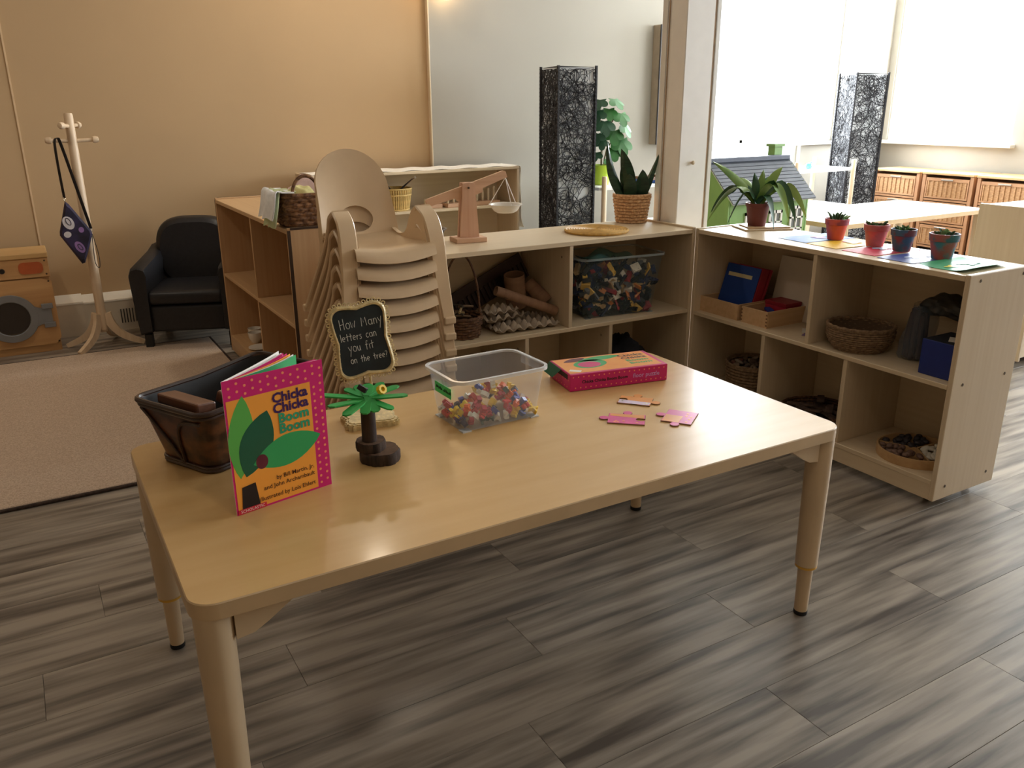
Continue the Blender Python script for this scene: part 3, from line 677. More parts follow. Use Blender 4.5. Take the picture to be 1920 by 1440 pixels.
bn = clear_bin('clear plastic bin half full of plastic letters on the play table', (BX, BY, TZ), BRZ, 0.222, 0.150, 0.252, 0.180, 0.134, CLR, CLRR)
lb = G().box(-0.1285, -0.1275, -0.055, 0.03, 0.084, 0.110).build('green_label', [mat('label_green', (60, 220, 120), 0.5)], bn)
sc = G(); rs = random.Random(5)
for k in range(11):
    y = 0.022-k*0.0068-(0.004 if k > 4 else 0)
    sc.tube([(-0.1288, y, 0.094+rs.uniform(0, 0.002)), (-0.1288, y-0.002, 0.099+rs.uniform(0, 0.004)), (-0.1288, y-0.005, 0.094+rs.uniform(0, 0.003))], 0.0009, 4)
sc.build('label_handwriting', [PBLK], lb)
LT = [('red', (214, 40, 52)), ('yellow', (246, 206, 60)), ('blue', (34, 62, 168)), ('white', (238, 236, 226)), ('dark green', (22, 70, 60)), ('orange', (240, 104, 44)), ('crimson', (186, 30, 66)), ('navy', (28, 32, 84))]
LM = [mat('letter_plastic_'+a.replace(' ', '_'), c, 0.32, var=0.02) for a, c in LT]
gl = {}
rl = random.Random(11)
Mbin = T(BX, BY, TZ+0.005, rz=BRZ)
cnt = 0
for layer in range(6):
    zc = 0.013+layer*0.0125
    for ix in range(9):
        for iy in range(5):
            x = -0.094+ix*0.0235+rl.uniform(-0.006, 0.006); y = -0.056+iy*0.028+rl.uniform(-0.006, 0.006)
            top = 0.030+0.042*math.exp(-((x-0.025)/0.055)**2-((y-0.01)/0.06)**2)+0.010*math.sin(x*60+y*35)
            edge = abs(y+0.056) < 0.012 or abs(x) > 0.085
            if zc > top: continue
            if zc < top-0.021 and not edge: continue      # buried, out of sight
            ci = rl.randrange(len(LT)); ch = rl.choice('ABCDEGHKMNPRSTUXZ358'); key = (ch, ci)
            if key not in gl:
                v2, f2 = text_mesh(ch, 0.028, 0.0058, 'CENTER', 0.0014); gl[key] = G().add(v2, f2).mesh('plastic_letter', [LM[ci]])
            o = bpy.data.objects.new('plastic_letter', gl[key]); COL.objects.link(o)
            o.location = Mbin @ Vector((x, y, zc)); o.rotation_euler = (rl.uniform(0.3, 1.5), rl.uniform(-0.7, 0.7), rl.uniform(0, 6.28))
            tag(o, 'small %s plastic letter heaped in the clear bin on the table' % LT[ci][0], 'letter', '%s plastic letters in the clear bin' % LT[ci][0]); cnt += 1

# floor puzzle box
bx = thing('puzzle_box', 'flat pink and orange floor puzzle box with an open end flap', 'box', (1.380, 1.823, TZ), math.atan2(-0.183, 0.983))
BL, BD, BHt = 0.300, 0.146, 0.049
PINKB = mat('box_pink', (206, 26, 112), 0.4, var=0.03); ORB = mat('box_orange', (242, 166, 84), 0.4, scale=(18, 18, 18), rgb2=(238, 150, 70)); BIN = mat('box_inside', (60, 44, 40), 0.8)
G().box(-BL/2, BL/2, -BD/2, BD/2, 0.001, BHt, r=0.0012).build('carton', [PINKB], bx)
tp = G()
def top(pts, mi, l):
    n_ = len(pts); ar = sum(pts[i][0]*pts[(i+1) % n_][1]-pts[(i+1) % n_][0]*pts[i][1] for i in range(n_))
    if ar < 0: pts = pts[::-1]
    tp.add([(x, y, BHt+0.0002+l*0.00012) for x, y in pts], [list(range(len(pts)))], mi)
top([(-BL/2+0.004, -BD/2+0.010), (BL/2-0.012, -BD/2+0.010), (BL/2-0.012, BD/2-0.003), (-BL/2+0.004, BD/2-0.003)], 0, 1)
top(ell(-0.055, 0.005, 0.052, 0.036, 0.2), 1, 2); top(leafy(-0.01, 0.045, 0.15, 0.018, 0.1), 1, 2); top(ell(-0.06, 0.0, 0.034, 0.026), 2, 3); top(leafy(-0.085, 0.050, 0.08, 0.014, 0.3), 3, 3)
top([(-0.14, -0.04), (-0.113, -0.058), (-0.103, -0.045), (-0.13, -0.026)], 4, 3)
for k, (w, c) in enumerate((('Chicka', 5), ('Chicka', 5), ('Boom', 1), ('Boom', 1))):
    v2, f2 = text_mesh(w, 0.024, 0, 'CENTER', 0.0008); tp.add([(0.088+p.x*1.2, 0.042-k*0.024+p.y, BHt+0.0006) for p in v2], f2, c)
tp.build('box_print', [ORB, PGRN, PINK, MAROON, PAPER, INK], bx)
sp = G()
for i in range(19):
    for j in range(2):
        sp.add([(x, -BD/2-0.0003, z) for x, z in ell(-0.141+i*0.0155+(0.007 if j else 0), 0.010 if j else 0.041, 0.0021, 0.0021, 0, 8)], [list(range(8))], 0)
for i in range(7):
    for j in range(2):
        sp.add([(-BL/2-0.0003, y, z) for y, z in ell(-0.06+i*0.019+(0.008 if j else 0), 0.010 if j else 0.030, 0.0021, 0.0021, 0, 8)][::-1], [list(range(8))], 0)
for bod, u, sz, mi in (('Chicka Chicka Boom Boom', -0.045, 0.0125, 1), ('floor puzzle', 0.083, 0.0175, 2)):
    v2, f2 = text_mesh(bod, sz, 0, 'CENTER', 0.0003); sp.add([(u+p.x, -BD/2-0.0004, 0.0255+p.y) for p in v2], f2, mi)
sp.build('side_print', [DOT, PBLK, mat('print_lilac', (206, 150, 220), 0.4)], bx)
G().box(-BL/2-0.0006, -BL/2-0.0001, -BD/2+0.018, BD/2-0.006, BHt-0.018, BHt-0.004).build('open_end', [BIN], bx)
G().add([(-BL/2-0.002, -0.015, 0.049), (-BL/2-0.002, BD/2-0.002, 0.049), (-BL/2-0.022, BD/2-0.004, 0.024), (-BL/2-0.022, 0.0, 0.024), (-BL/2-0.003, -0.015, 0.0485), (-BL/2-0.003, BD/2-0.002, 0.0485), (-BL/2-0.023, BD/2-0.004, 0.0235), (-BL/2-0.023, 0.0, 0.0235)], [(0,1,2,3),(7,6,5,4),(0,3,7,4),(1,5,6,2),(2,6,7,3),(0,4,5,1)]).build('end_flap', [DGRN], bx)

# three loose puzzle pieces
def knob(p, q, sgn, r=0.010):
    p, q = Vector(p), Vector(q); d = (q-p); L = d.length; d.normalize(); nn = Vector((d.y, -d.x))*sgn; m = (p+q)/2
    pts = [tuple(p), tuple(p+d*(L/2-r*0.6))]
    for i in range(9):
        a = PI*1.18-(PI*1.36)*i/8
        pts.append(tuple(m+nn*(r*0.95)+d*(r*math.cos(a))+nn*(r*math.sin(a))))
    pts.append(tuple(q-d*(L/2-r*0.6)))
    return pts
def piece(label, loc, rz, w, h, kn, mats, split):
    o = thing('puzzle_piece', label, 'puzzle piece', loc, rz, 'loose puzzle pieces on the play table')
    o.scale = (1.18, 1.18, 1.0)
    c = [(-w/2, -h/2), (w/2, -h/2), (w/2, h/2), (-w/2, h/2)]; pts = []
    for i in range(4): pts += knob(c[i], c[(i+1) % 4], kn[i]) if kn[i] else [c[i]]
    G().prism(pts, 0.0003, 0.0030).build('cardboard', [mat('card_core', (150, 116, 84), 0.8)], o)
    G().prism([(x*0.985, y*0.985) for x, y in pts], 0.0030, 0.0033).build('printed_face', [mats[0]], o)
    g2 = G(); g2.prism(split, 0.0033, 0.0035, mi=0)
    g2.build('printed_patch', [mats[1]], o)
    g3 = G(); r5 = random.Random(len(label))
    for k in range(5): g3.prism(ell(r5.uniform(-w/2+.008, w/2-.008), r5.uniform(-h/2+.006, -h/2+.02), 0.003, 0.003, 0, 8), 0.0033, 0.0036)
    g3.build('printed_dots', [mats[2]], o)
    return o
LIL = mat('print_lilac_white', (222, 206, 232), 0.35); PK2 = mat('piece_pink', (222, 80, 150), 0.35); OR2 = mat('piece_orange', (236, 158, 82), 0.35)
piece('pale lilac and orange puzzle piece nearest the puzzle box', (1.325, 1.628, TZ), -0.85, 0.074, 0.05, (-1, 1, 1, -1), (OR2, LIL, PAPER), [(-0.035, -0.024), (0.035, -0.024), (0.035, -0.006), (-0.035, -0.002)])
piece('pink edge puzzle piece left of the other two', (1.222, 1.532, TZ), -0.72, 0.078, 0.056, (0, -1, 1, 1), (PK2, OR2, DOT), [(-0.036, 0.014), (0.036, 0.006), (0.036, 0.026), (-0.036, 0.026)])
piece('pink and orange corner puzzle piece nearest the table edge', (1.345, 1.475, TZ), 0.62, 0.074, 0.064, (0, 0, 1, 1), (PK2, OR2, DOT), [(-0.036, -0.006), (0.004, -0.006), (0.004, 0.030), (-0.036, 0.030)])
# ------------------------------------------------------------------ on top of the maple shelf: balance, coiled mat, snake plant
BAL = wood('balance_wood', (216, 174, 144), (200, 154, 124), 'z', 0.5); BALX = wood('balance_beam', (220, 180, 148), (206, 162, 130), 'x', 0.5)
WCORD = mat('white_cord', (236, 230, 222), 0.7); PAN = mat('white_pan', (226, 222, 212), 0.3, var=0.03); PAND = mat('dark_pan', (96, 96, 100), 0.35, var=0.05)
ba = thing('balance_scale', 'wooden balance scale with hanging pans on the maple shelf', 'scale', (1.482, 2.875, AH), math.radians(-8))
G().box(-0.062, 0.062, -0.045, 0.045, 0, 0.018, r=0.002).build('base', [BALX], ba)
ps = G()
for y0, y1 in ((-0.020, -0.0085), (0.0085, 0.020)):
    ps.add([(-0.038, y0, 0.018), (0.038, y0, 0.018), (0.038, y1, 0.018), (-0.038, y1, 0.018), (-0.024, y0, 0.222), (0.024, y0, 0.222), (0.024, y1, 0.222), (-0.024, y1, 0.222)], [(3,2,1,0),(4,5,6,7),(0,1,5,4),(1,2,6,5),(2,3,7,6),(3,0,4,7)])
ps.build('post', [BAL], ba)
MBm = T(-0.002, 0, 0.197, ry=-math.radians(17))
bo = [(-0.168, -0.010), (-0.168, 0.012), (-0.16, 0.018), (0.16, 0.018), (0.168, 0.012), (0.168, -0.010), (0.06, -0.016), (0.055, -0.030), (-0.05, -0.030), (-0.055, -0.016)]
G().add([(x, -0.0075, z) for x, z in bo]+[(x, 0.0075, z) for x, z in bo], [list(range(10)), [10+i for i in range(10)][::-1]]+[(i, 10+i, 10+(i+1) % 10, (i+1) % 10) for i in range(10)], M=MBm).build('beam', [BALX], ba)
G().lathe([(0.004, -0.024), (0.004, 0.024)], 10, M=T(-0.002, 0, 0.204, rx=PI/2)).build('pivot_pin', [SCREW], ba)
def pan(end, mt, drop):
    e = MBm @ Vector((end*0.162, 0, -0.010)); bz = e.z-drop
    o = G().lathe([(0.0, bz-0.026), (0.034, bz-0.025), (0.046, bz-0.018), (0.060, bz+0.004), (0.066, bz+0.006), (0.066, bz+0.008), (0.058, bz+0.007), (0.044, bz-0.015), (0.0, bz-0.022)], 28, M=T(e.x, e.y, 0)).build('pan', [mt], ba)
    for a in (0.5, 2.6, 4.7): G().tube([(e.x, e.y, e.z), (e.x+0.062*math.cos(a), e.y+0.062*math.sin(a), bz+0.007)], 0.0016, 6).build('cord', [WCORD], o)
    return e, bz
e, bz = pan(1, PAN, 0.108); pan(-1, PAND, 0.090)
o = G().box(-0.016, 0.016, -0.012, 0.012, 0, 0.016, r=0.003).build('counting_block', [mat('block_red', (206, 84, 72), 0.5)]); tag(o, 'small red block lying in the white pan of the balance scale', 'block')
wv = T(1.482, 2.875, AH, rz=math.radians(-8)) @ Vector((e.x, e.y, bz-0.0215)); o.location = wv
# coiled golden mat
GM = mat('coil_gold', (204, 160, 82), 0.6, var=0.1, scale=(60, 60, 60))
cm = thing('coiled_mat', 'round golden coiled mat lying on the maple shelf', 'mat', (2.045, 2.812, AH))
prof = [(0.0, 0.010)]
for k in range(11): prof += [(0.006+k*0.0105, 0.0105), (0.0105+k*0.0105, 0.0135), (0.015+k*0.0105, 0.0105)]
prof += [(0.128, 0.014), (0.134, 0.008), (0.130, 0.001), (0.0, 0.0006)]
G().lathe(prof, 48).build('coil_disc', [GM], cm)
# snake plant in a woven pot
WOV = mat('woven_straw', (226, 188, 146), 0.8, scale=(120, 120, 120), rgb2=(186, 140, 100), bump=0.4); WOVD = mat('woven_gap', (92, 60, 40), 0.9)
def woven(par, r0, r1, h, rows, n, mt, amp=0.0035, th=0.004, base_mat=None, ex=1.0, nm='weave', bulge=0.0, z0=0.0):
    """basket wall whose strands really go in and out"""
    def rad(v): return r0+(r1-r0)*v+bulge*math.sin(PI*v)
    for k in range(rows):
        v = (k+0.5)/rows; gg = G(); m = n*4; pts = []
        for i in range(m):
            a = 2*PI*i/m; rr = rad(v)+amp*math.sin(n*a/1.0*1.0+PI*k); pts.append((rr*math.cos(a)*ex, rr*math.sin(a), z0+v*h))
        gg.tube(pts, h/rows*0.56, 5, closed=True, flat=1.0).build(nm, [mt], par)
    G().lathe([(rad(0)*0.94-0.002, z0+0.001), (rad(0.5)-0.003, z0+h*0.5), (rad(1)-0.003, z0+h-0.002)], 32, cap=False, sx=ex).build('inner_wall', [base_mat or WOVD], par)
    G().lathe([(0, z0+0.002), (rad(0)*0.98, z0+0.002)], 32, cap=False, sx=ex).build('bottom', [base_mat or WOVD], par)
sp_ = thing('snake_plant', 'snake plant with stiff dark leaves in a woven straw pot', 'plant', (2.352, 2.975, AH))
woven(sp_, 0.060, 0.078, 0.118, 9, 14, WOV)
G().tube([(0.080*math.cos(2*PI*i/32), 0.080*math.sin(2*PI*i/32), 0.121) for i in range(32)], 0.006, 8, closed=True).build('pot_rim', [WOV], sp_)
SOIL = mat('soil', (58, 44, 34), 0.95, scale=(80, 80, 80), rgb2=(34, 26, 20), bump=0.8)
G().lathe([(0, 0.108), (0.072, 0.106)], 24, cap=False).build('soil', [SOIL], sp_)
SNK = mat('snake_leaf', (50, 84, 58), 0.42, scale=(14, 14, 60), rgb2=(22, 48, 36)); SNKE = mat('snake_leaf_edge', (150, 160, 110), 0.5)
def blade(gg, base, tip, w, bend=(0, 0, 0), face=0.0, th=0.0018, cup=0.15, n=12, mi=0, wf=None):
    base, tip, bend = Vector(base), Vector(tip), Vector(bend); P = []
    for i in range(n+1):
        t = i/n; p = base.lerp(tip, t)+bend*(4*t*(1-t)); P.append(p)
    sd = Vector((math.cos(face), math.sin(face), 0)); vs = []; fs = []
    for i in range(n+1):
        t = i/n; tg = (P[min(i+1, n)]-P[max(i-1, 0)]).normalized(); s2 = (sd-tg*sd.dot(tg)).normalized(); nr = tg.cross(s2)
        ww = (wf(t) if wf else (math.sin(PI*min(1, 0.22+0.78*t))**0.75))*w
        if t >= 1: ww = w*0.02
        vs += [P[i]-s2*ww+nr*ww*cup*2, P[i]-nr*ww*0.0, P[i]+s2*ww+nr*ww*cup*2, P[i]-nr*th]
    for i in range(n):
        a, b = 4*i, 4*(i+1); fs += [(a, a+1, b+1, b), (a+1, a+2, b+2, b+1), (a+2, a+3, b+3, b+2), (a+3, a, b, b+3)]
    return gg.add(vs, fs, mi, True)
for base_, tip, w, bend, f in (((-0.025, 0, 0.10), (-0.135, 0.01, 0.345), 0.026, (-0.02, 0, -0.02), 0.6), ((0.0, 0.02, 0.10), (-0.045, 0.03, 0.315), 0.032, (0.012, 0, 0), -0.3), ((0.02, -0.02, 0.10), (0.03, -0.03, 0.228), 0.034, (0, -0.008, 0), -0.5), ((0.03, -0.01, 0.10), (0.108, -0.045, 0.30), 0.022, (-0.01, 0, -0.035), -0.9), ((-0.02, -0.02, 0.10), (-0.05, -0.04, 0.215), 0.030, (0, 0, 0), 0.1), ((-0.01, 0.0, 0.10), (-0.075, -0.02, 0.25), 0.028, (-0.01, 0, 0), -0.7)):
    blade(G(), base_, tip, w, bend, f-0.5).build('leaf', [SNK], sp_)

# ------------------------------------------------------------------ inside the maple shelf
ZA = 0.44
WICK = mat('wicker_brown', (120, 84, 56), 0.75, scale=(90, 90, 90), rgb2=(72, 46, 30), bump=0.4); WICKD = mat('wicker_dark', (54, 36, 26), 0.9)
hb = thing('handled_basket', 'small brown wicker basket with a tall thin hoop handle', 'basket', (1.392, 2.772, ZA))
woven(hb, 0.062, 0.078, 0.085, 8, 12, WICK, base_mat=WICKD)
G().tube([(0.079*math.cos(t), 0.0, 0.08+0.235*math.sin(t)) for t in [PI*i/24 for i in range(25)]], 0.0042, 7).build('handle', [WICK], hb)
rp = random.Random(9)
twm = [mat('twig_%d' % i, c, 0.8) for i, c in enumerate(((120, 96, 70), (66, 58, 48), (164, 140, 96)))]
for k in range(8):
    a = rp.uniform(0, 6.28); p = Vector((rp.uniform(-0.025, 0.025), rp.uniform(-0.025, 0.025), 0.082+0.005*k)); d = Vector((math.cos(a), math.sin(a), 0.08))*0.032
    o = G().tube([-d, d*0.1+Vector((0, 0, 0.003)), d], 0.005, 6).build('twig', [twm[k % 3]]); o.location = Vector((1.392, 2.772, ZA))+p
    tag(o, 'short dry twig lying in the hoop-handled wicker basket', 'twig', 'twigs in the hoop-handled basket')
# dark ribbed tray leaning at the back
RIB = mat('ribbed_dark', (66, 48, 42), 0.6)
rb = thing('ribbed_tray', 'long dark ribbed tray leaning diagonally at the back of the bay', 'tray', (1.56, 2.985, ZA))
MR = T(0.0, 0.0, 0.10, ry=-math.radians(24), rx=math.radians(-8))
G().box(-0.26, 0.26, -0.006, 0.004, -0.055, 0.055, M=MR).build('tray_back', [RIB], rb)
rm = G().box(-0.004, 0.004, -0.018, -0.006, -0.045, 0.02, M=Matrix.Rotation(0, 4, 'X')).mesh('rib', [RIB])
for k in range(24):
    o = bpy.data.objects.new('rib', rm); COL.objects.link(o); o.parent = rb; o.matrix_basis = MR @ Matrix.Translation((-0.25+k*0.0217, 0, -0.005))
# egg cartons
PULP = mat('pulp_grey', (176, 160, 142), 0.95, var=0.06, scale=(60, 60, 60), bump=0.3)
def egg_mesh(nx, ny, p=0.046):
    w, d = nx*p, ny*p
    def fn(u, v):
        x, y = u*w, v*d; z = 0.5+0.5*math.cos(2*PI*x/p)*1; z2 = 0.5+0.5*math.cos(2*PI*y/p)
        pk = max(0, min(1, (z*z2)))**0.8; cup = (1-z)*(1-z2)
        e = min(x, w-x, y, d-y)
        h = 0.012+0.030*pk-0.008*cup
        if e < 0.004: h = 0.012+0.010*pk
        return (x-w/2, y-d/2, h)
    return G().grid(fn, nx*6+1, ny*6+1, th=0.003)
for lab, loc, rz, nx, ny in (('large grey pulp egg tray on the shelf beside the brick bin', (1.652, 2.785, ZA), math.radians(-2), 6, 4), ('grey pulp egg carton stacked on the large egg tray', (1.580, 2.800, ZA+0.034), math.radians(12), 4, 2), ('second grey pulp egg carton on top of the stack', (1.565, 2.795, ZA+0.062), math.radians(6), 3, 2)):
    o = egg_mesh(nx, ny).build('egg_tray', [PULP]); o.location = loc; o.rotation_euler = (0, 0, rz); tag(o, lab, 'egg carton', 'egg cartons')
# cardboard tubes
CARD = mat('cardboard', (158, 122, 94), 0.8, scale=(10, 10, 40), rgb2=(136, 102, 78)); CARDI = mat('cardboard_inside', (120, 92, 72), 0.9)
def ctube(label, a, b, r, th=0.0025):
    a, b = Vector(a), Vector(b); L = (b-a).length; q = (b-a).to_track_quat('Z', 'Y').to_matrix().to_4x4()
    o = G().lathe([(r-th, 0), (r, 0), (r, L), (r-th, L), (r-th, 0)], 24, cap=False).build('cardboard_tube', [CARD]); o.matrix_world = Matrix.Translation(a) @ q
    return tag(o, label, 'tube', 'cardboard tubes on the maple shelf')
t1 = ctube('long cardboard tube marked with a 5 resting on the egg cartons', (1.545, 2.775, 0.600), (1.805, 2.745, 0.493), 0.019)
v2, f2 = text_mesh('5', 0.02, 0.0, 'CENTER', 0.0003)
G().add([(0.0194*math.sin(p.x/0.0194), -0.0194*math.cos(p.x/0.0194), 0.045+p.y) for p in v2], f2, M=Matrix.Rotation(-0.7, 4, 'Z')).build('number', [PBLK], t1)
ctube('wide cardboard tube standing tilted behind the long tube', (1.700, 2.880, 0.500), (1.680, 2.865, 0.635), 0.042)
ctube('medium cardboard tube lying behind the long tube', (1.755, 2.880, 0.585), (1.800, 2.800, 0.515), 0.030)
# clear bin of building bricks
CLRD = clear('clear_plastic_grey', (150, 170, 175), 0.07, 0.12); CLRDR = clear('clear_plastic_grey_rim', (200, 212, 216), 0.40, 0.15)
bb_ = clear_bin('tall clear bin full of mixed building bricks on the maple shelf', (2.118, 2.820, ZA), math.radians(-6), 0.330, 0.215, 0.395, 0.262, 0.252, CLRD, CLRDR, r=0.03)
BC = [('black', (26, 28, 32)), ('white', (236, 230, 214)), ('yellow', (240, 196, 90)), ('red', (160, 34, 44)), ('dark blue', (30, 44, 88)), ('orange', (214, 130, 60)), ('grey', (110, 112, 116)), ('tan', (196, 164, 116))]
BMt = [mat('brick_'+a.replace(' ', '_'), c, 0.35, var=0.02) for a, c in BC]
def brick_mesh(nx, ny, h, mi):
    p = 0.0185; gg = G().box(-nx*p/2, nx*p/2, -ny*p/2, ny*p/2, -h/2, h/2, r=0.0008)
    for i in range(nx):
        for j in range(ny): gg.lathe([(0.0046, h/2), (0.0046, h/2+0.0032), (0, h/2+0.0032)], 6, smooth=False, M=T((i-(nx-1)/2)*p, (j-(ny-1)/2)*p, 0))
    return gg.mesh('building_brick', [BMt[mi]])
bms = {}
Mbb = T(2.118, 2.820, ZA+0.006, rz=math.radians(-6)); rb2 = random.Random(21)
for iz in range(11):
    z = 0.014+iz*0.0175
    for ix in range(12):
        for iy in range(7):
            k = z/0.25; hw = (0.330+(0.065)*k)/2-0.026; hd = (0.215+0.047*k)/2-0.026
            x = -hw+2*hw*ix/11; y = -hd+2*hd*iy/6
            vis = (iy == 0) or (ix == 0 and iz > 0) or iz == 10
            if not vis: continue
            if iz == 10 and rb2.random() < 0.35: continue
            if rb2.random() < 0.2: continue
            ci = rb2.choices(range(8), (46, 13, 10, 8, 22, 6, 8, 8))[0]; sh = rb2.choice(((2, 1, 0.018), (3, 1, 0.018), (2, 2, 0.018), (4, 1, 0.007), (1, 1, 0.018), (3, 2, 0.007)))
            if (sh, ci) not in bms: bms[(sh, ci)] = brick_mesh(*sh, ci)
            o = bpy.data.objects.new('building_brick', bms[(sh, ci)]); COL.objects.link(o)
            o.location = Mbb @ Vector((x+rb2.uniform(-.005, .005), y+rb2.uniform(0, .006), z+rb2.uniform(-.004, .004))); o.rotation_euler = (rb2.uniform(-1.2, 1.2), rb2.uniform(-1.2, 1.2), rb2.uniform(0, 6.28))
            tag(o, '%s building brick heaped in the tall clear bin' % BC[ci][0], 'brick toy', '%s bricks in the tall clear bin' % BC[ci][0])
o = G().grid(lambda u, v: (-0.13+0.26*u, -0.06+0.12*v, 0.02*math.sin(u*7)*math.sin(v*5)), 14, 8, th=0.0006).build('plastic_bag', [clear('bag_teal', (120, 190, 190), 0.45, 0.2)]); tag(o, 'crumpled teal plastic bag on top of the bricks', 'bag'); o.location = Mbb @ Vector((-0.02, 0.0, 0.232)); o.rotation_euler = (0.1, 0.05, 0.3)
# lower right bay: dark bundle of fabric
DKF = mat('dark_cloth', (28, 32, 44), 0.85, var=0.2, scale=(20, 20, 20))
def lump(w, d, h, seed, n=28, m=14):
    r = random.Random(seed); ph = [(r.uniform(2, 7), r.uniform(2, 7), r.uniform(0, 6)) for _ in range(4)]
    def fn(u, v):
        a = 2*PI*u; e = v*PI/2; k = 1+sum(0.06*math.sin(p*a*0+q*e+int(p)*a+s) for p, q, s in ph)
        return (w/2*math.cos(e)**0.6*math.cos(a)*k, d/2*math.cos(e)**0.6*math.sin(a)*k, h*math.sin(e)*k) if v < 1 else (0, 0, h)
    return G().grid(fn, n, m, cu=True)
o = lump(0.24, 0.24, 0.20, 4).build('fabric_bundle', [DKF]); o.location = (2.21, 2.84, 0.102); tag(o, 'dark fabric bundle in the lower bay below the brick bin', 'fabric')
# ------------------------------------------------------------------ on top of the right maple shelf
ZB = AH
pb = thing('wooden_board', 'thin wooden board under the leafy potted plant', 'board', (2.690, 2.520, ZB), math.radians(-22))
G().box(-0.105, 0.105, -0.075, 0.075, 0.0, 0.007, r=0.002).build('lower_board', [MAPLE], pb); G().box(-0.08, 0.10, -0.06, 0.06, 0.007, 0.012, r=0.002).build('upper_board', [OAKC], pb)
lp = thing('leafy_plant', 'potted plant with long drooping green and yellow striped leaves', 'plant', (2.672, 2.535, ZB+0.012))
POTB = mat('pot_brown', (112, 52, 44), 0.55, var=0.06)
G().lathe([(0.0, 0.0), (0.036, 0.0), (0.047, 0.078), (0.051, 0.079), (0.052, 0.094), (0.047, 0.094), (0.045, 0.082), (0, 0.082)], 28).build('pot', [POTB], lp)
G().lathe([(0, 0.086), (0.045, 0.086)], 20, cap=False).build('soil', [SOIL], lp)
DRA = mat('striped_leaf', (150, 178, 84), 0.4, scale=(3, 3, 3), rgb2=(72, 118, 56)); DRB = mat('dark_leaf', (44, 88, 52), 0.42, var=0.1)
CR = (0.868, -0.498)   # direction across the view, for spreading leaves
def lv(base_, across, depth, z, w, bend, face, m):
    tip = (CR[0]*across+0.5*depth, CR[1]*across+0.86*depth, z)
    blade(G(), base_, tip, w*1.2, bend, face, cup=0.12, n=16).build('leaf', [m], lp)
B0 = (0, 0, 0.085)
for ac, de, z, w, bz_, f, m in ((-0.20, 0.02, 0.26, 0.017, 0.02, -0.2, DRA), (-0.215, -0.03, 0.02, 0.020, 0.105, 0.2, DRA), (-0.19, 0.03, 0.05, 0.019, 0.09, -0.4, DRB), (-0.135, -0.05, 0.012, 0.016, 0.09, 0.5, DRB), (0.10, 0.04, 0.235, 0.018, 0.02, -0.9, DRA), (0.22, 0.03, 0.02, 0.018, 0.11, -0.6, DRA), (0.155, -0.03, 0.015, 0.021, 0.115, -0.4, DRB), (0.115, -0.06, 0.02, 0.020, 0.11, -0.2, DRA), (0.05, -0.08, -0.005, 0.020, 0.075, 0.2, DRB), (0.02, 0.03, 0.225, 0.017, 0.0, -0.5, DRA), (-0.02, 0.02, 0.215, 0.016, 0.0, -0.5, DRB), (0.075, 0.06, 0.20, 0.019, 0.03, -0.9, DRB), (-0.07, 0.06, 0.19, 0.018, 0.03, 0.0, DRA), (0.13, 0.08, 0.13, 0.018, 0.06, -0.7, DRA)):
    lv(B0, ac, de, z, w, (0, 0, bz_), f, m)
# painted cards
def card(label, c, rz, w, d, rgb, blots, curl=0.0):
    o = thing('painted_card', label, 'card', (c[0], c[1], ZB), rz, 'painted cards on the right shelf')
    def fn(u, v):
        x, y = (u-0.5)*w, (v-0.5)*d; return (x, y, 0.0016+curl*(abs(2*v-1)**3)*(1 if v < 0.5 else 0.6)+0.0008*math.sin(u*6))
    G().grid(fn, 10, 10, th=0.0012).build('card_sheet', [mat('card_%d_%d_%d' % rgb, rgb, 0.5, scale=(24, 24, 24), var=0.05)], o)
    r = random.Random(sum(rgb)); gg = []
    for k, b in enumerate(blots):
        g2 = G(); cx, cy = r.uniform(-w*.25, w*.25), r.uniform(-d*.15, d*.15); a = r.uniform(0.015, 0.035); ph = r.uniform(0, 6)
        pts = [(cx+a*(1+.35*math.sin(3*t+ph)+.2*math.sin(5*t))*math.cos(t), cy+a*0.7*(1+.35*math.sin(3*t+ph))*math.sin(t)) for t in [2*PI*i/22 for i in range(22)]]
        g2.add([(x, y, 0.0030+0.0003*k) for x, y in pts], [list(range(22))]).build('paint_blot', [mat('blot_%d_%d_%d' % b, b, 0.5)], o)
card('blue and purple painted card at the left of the row of pots', (2.665, 2.215), -0.06, 0.255, 0.145, (70, 120, 200), [(150, 120, 210), (60, 170, 220), (210, 120, 170)])
card('yellow painted card between the first two flower pots', (2.650, 2.060), -0.08, 0.255, 0.145, (250, 200, 50), [(240, 140, 150), (250, 224, 130)])
card('red painted card under the middle flower pots', (2.635, 1.895), -0.04, 0.250, 0.14, (220, 50, 80), [(240, 120, 150), (200, 210, 240)])
card('dark blue painted card with white blots near the last flower pot', (2.615, 1.735), -0.04, 0.25, 0.14, (50, 70, 150), [(220, 225, 240), (190, 205, 235)])
card('green painted card at the near end of the shelf', (2.600, 1.568), 0.02, 0.235, 0.155, (60, 160, 110), [(150, 210, 210), (236, 230, 90), (210, 236, 230)], curl=0.010)
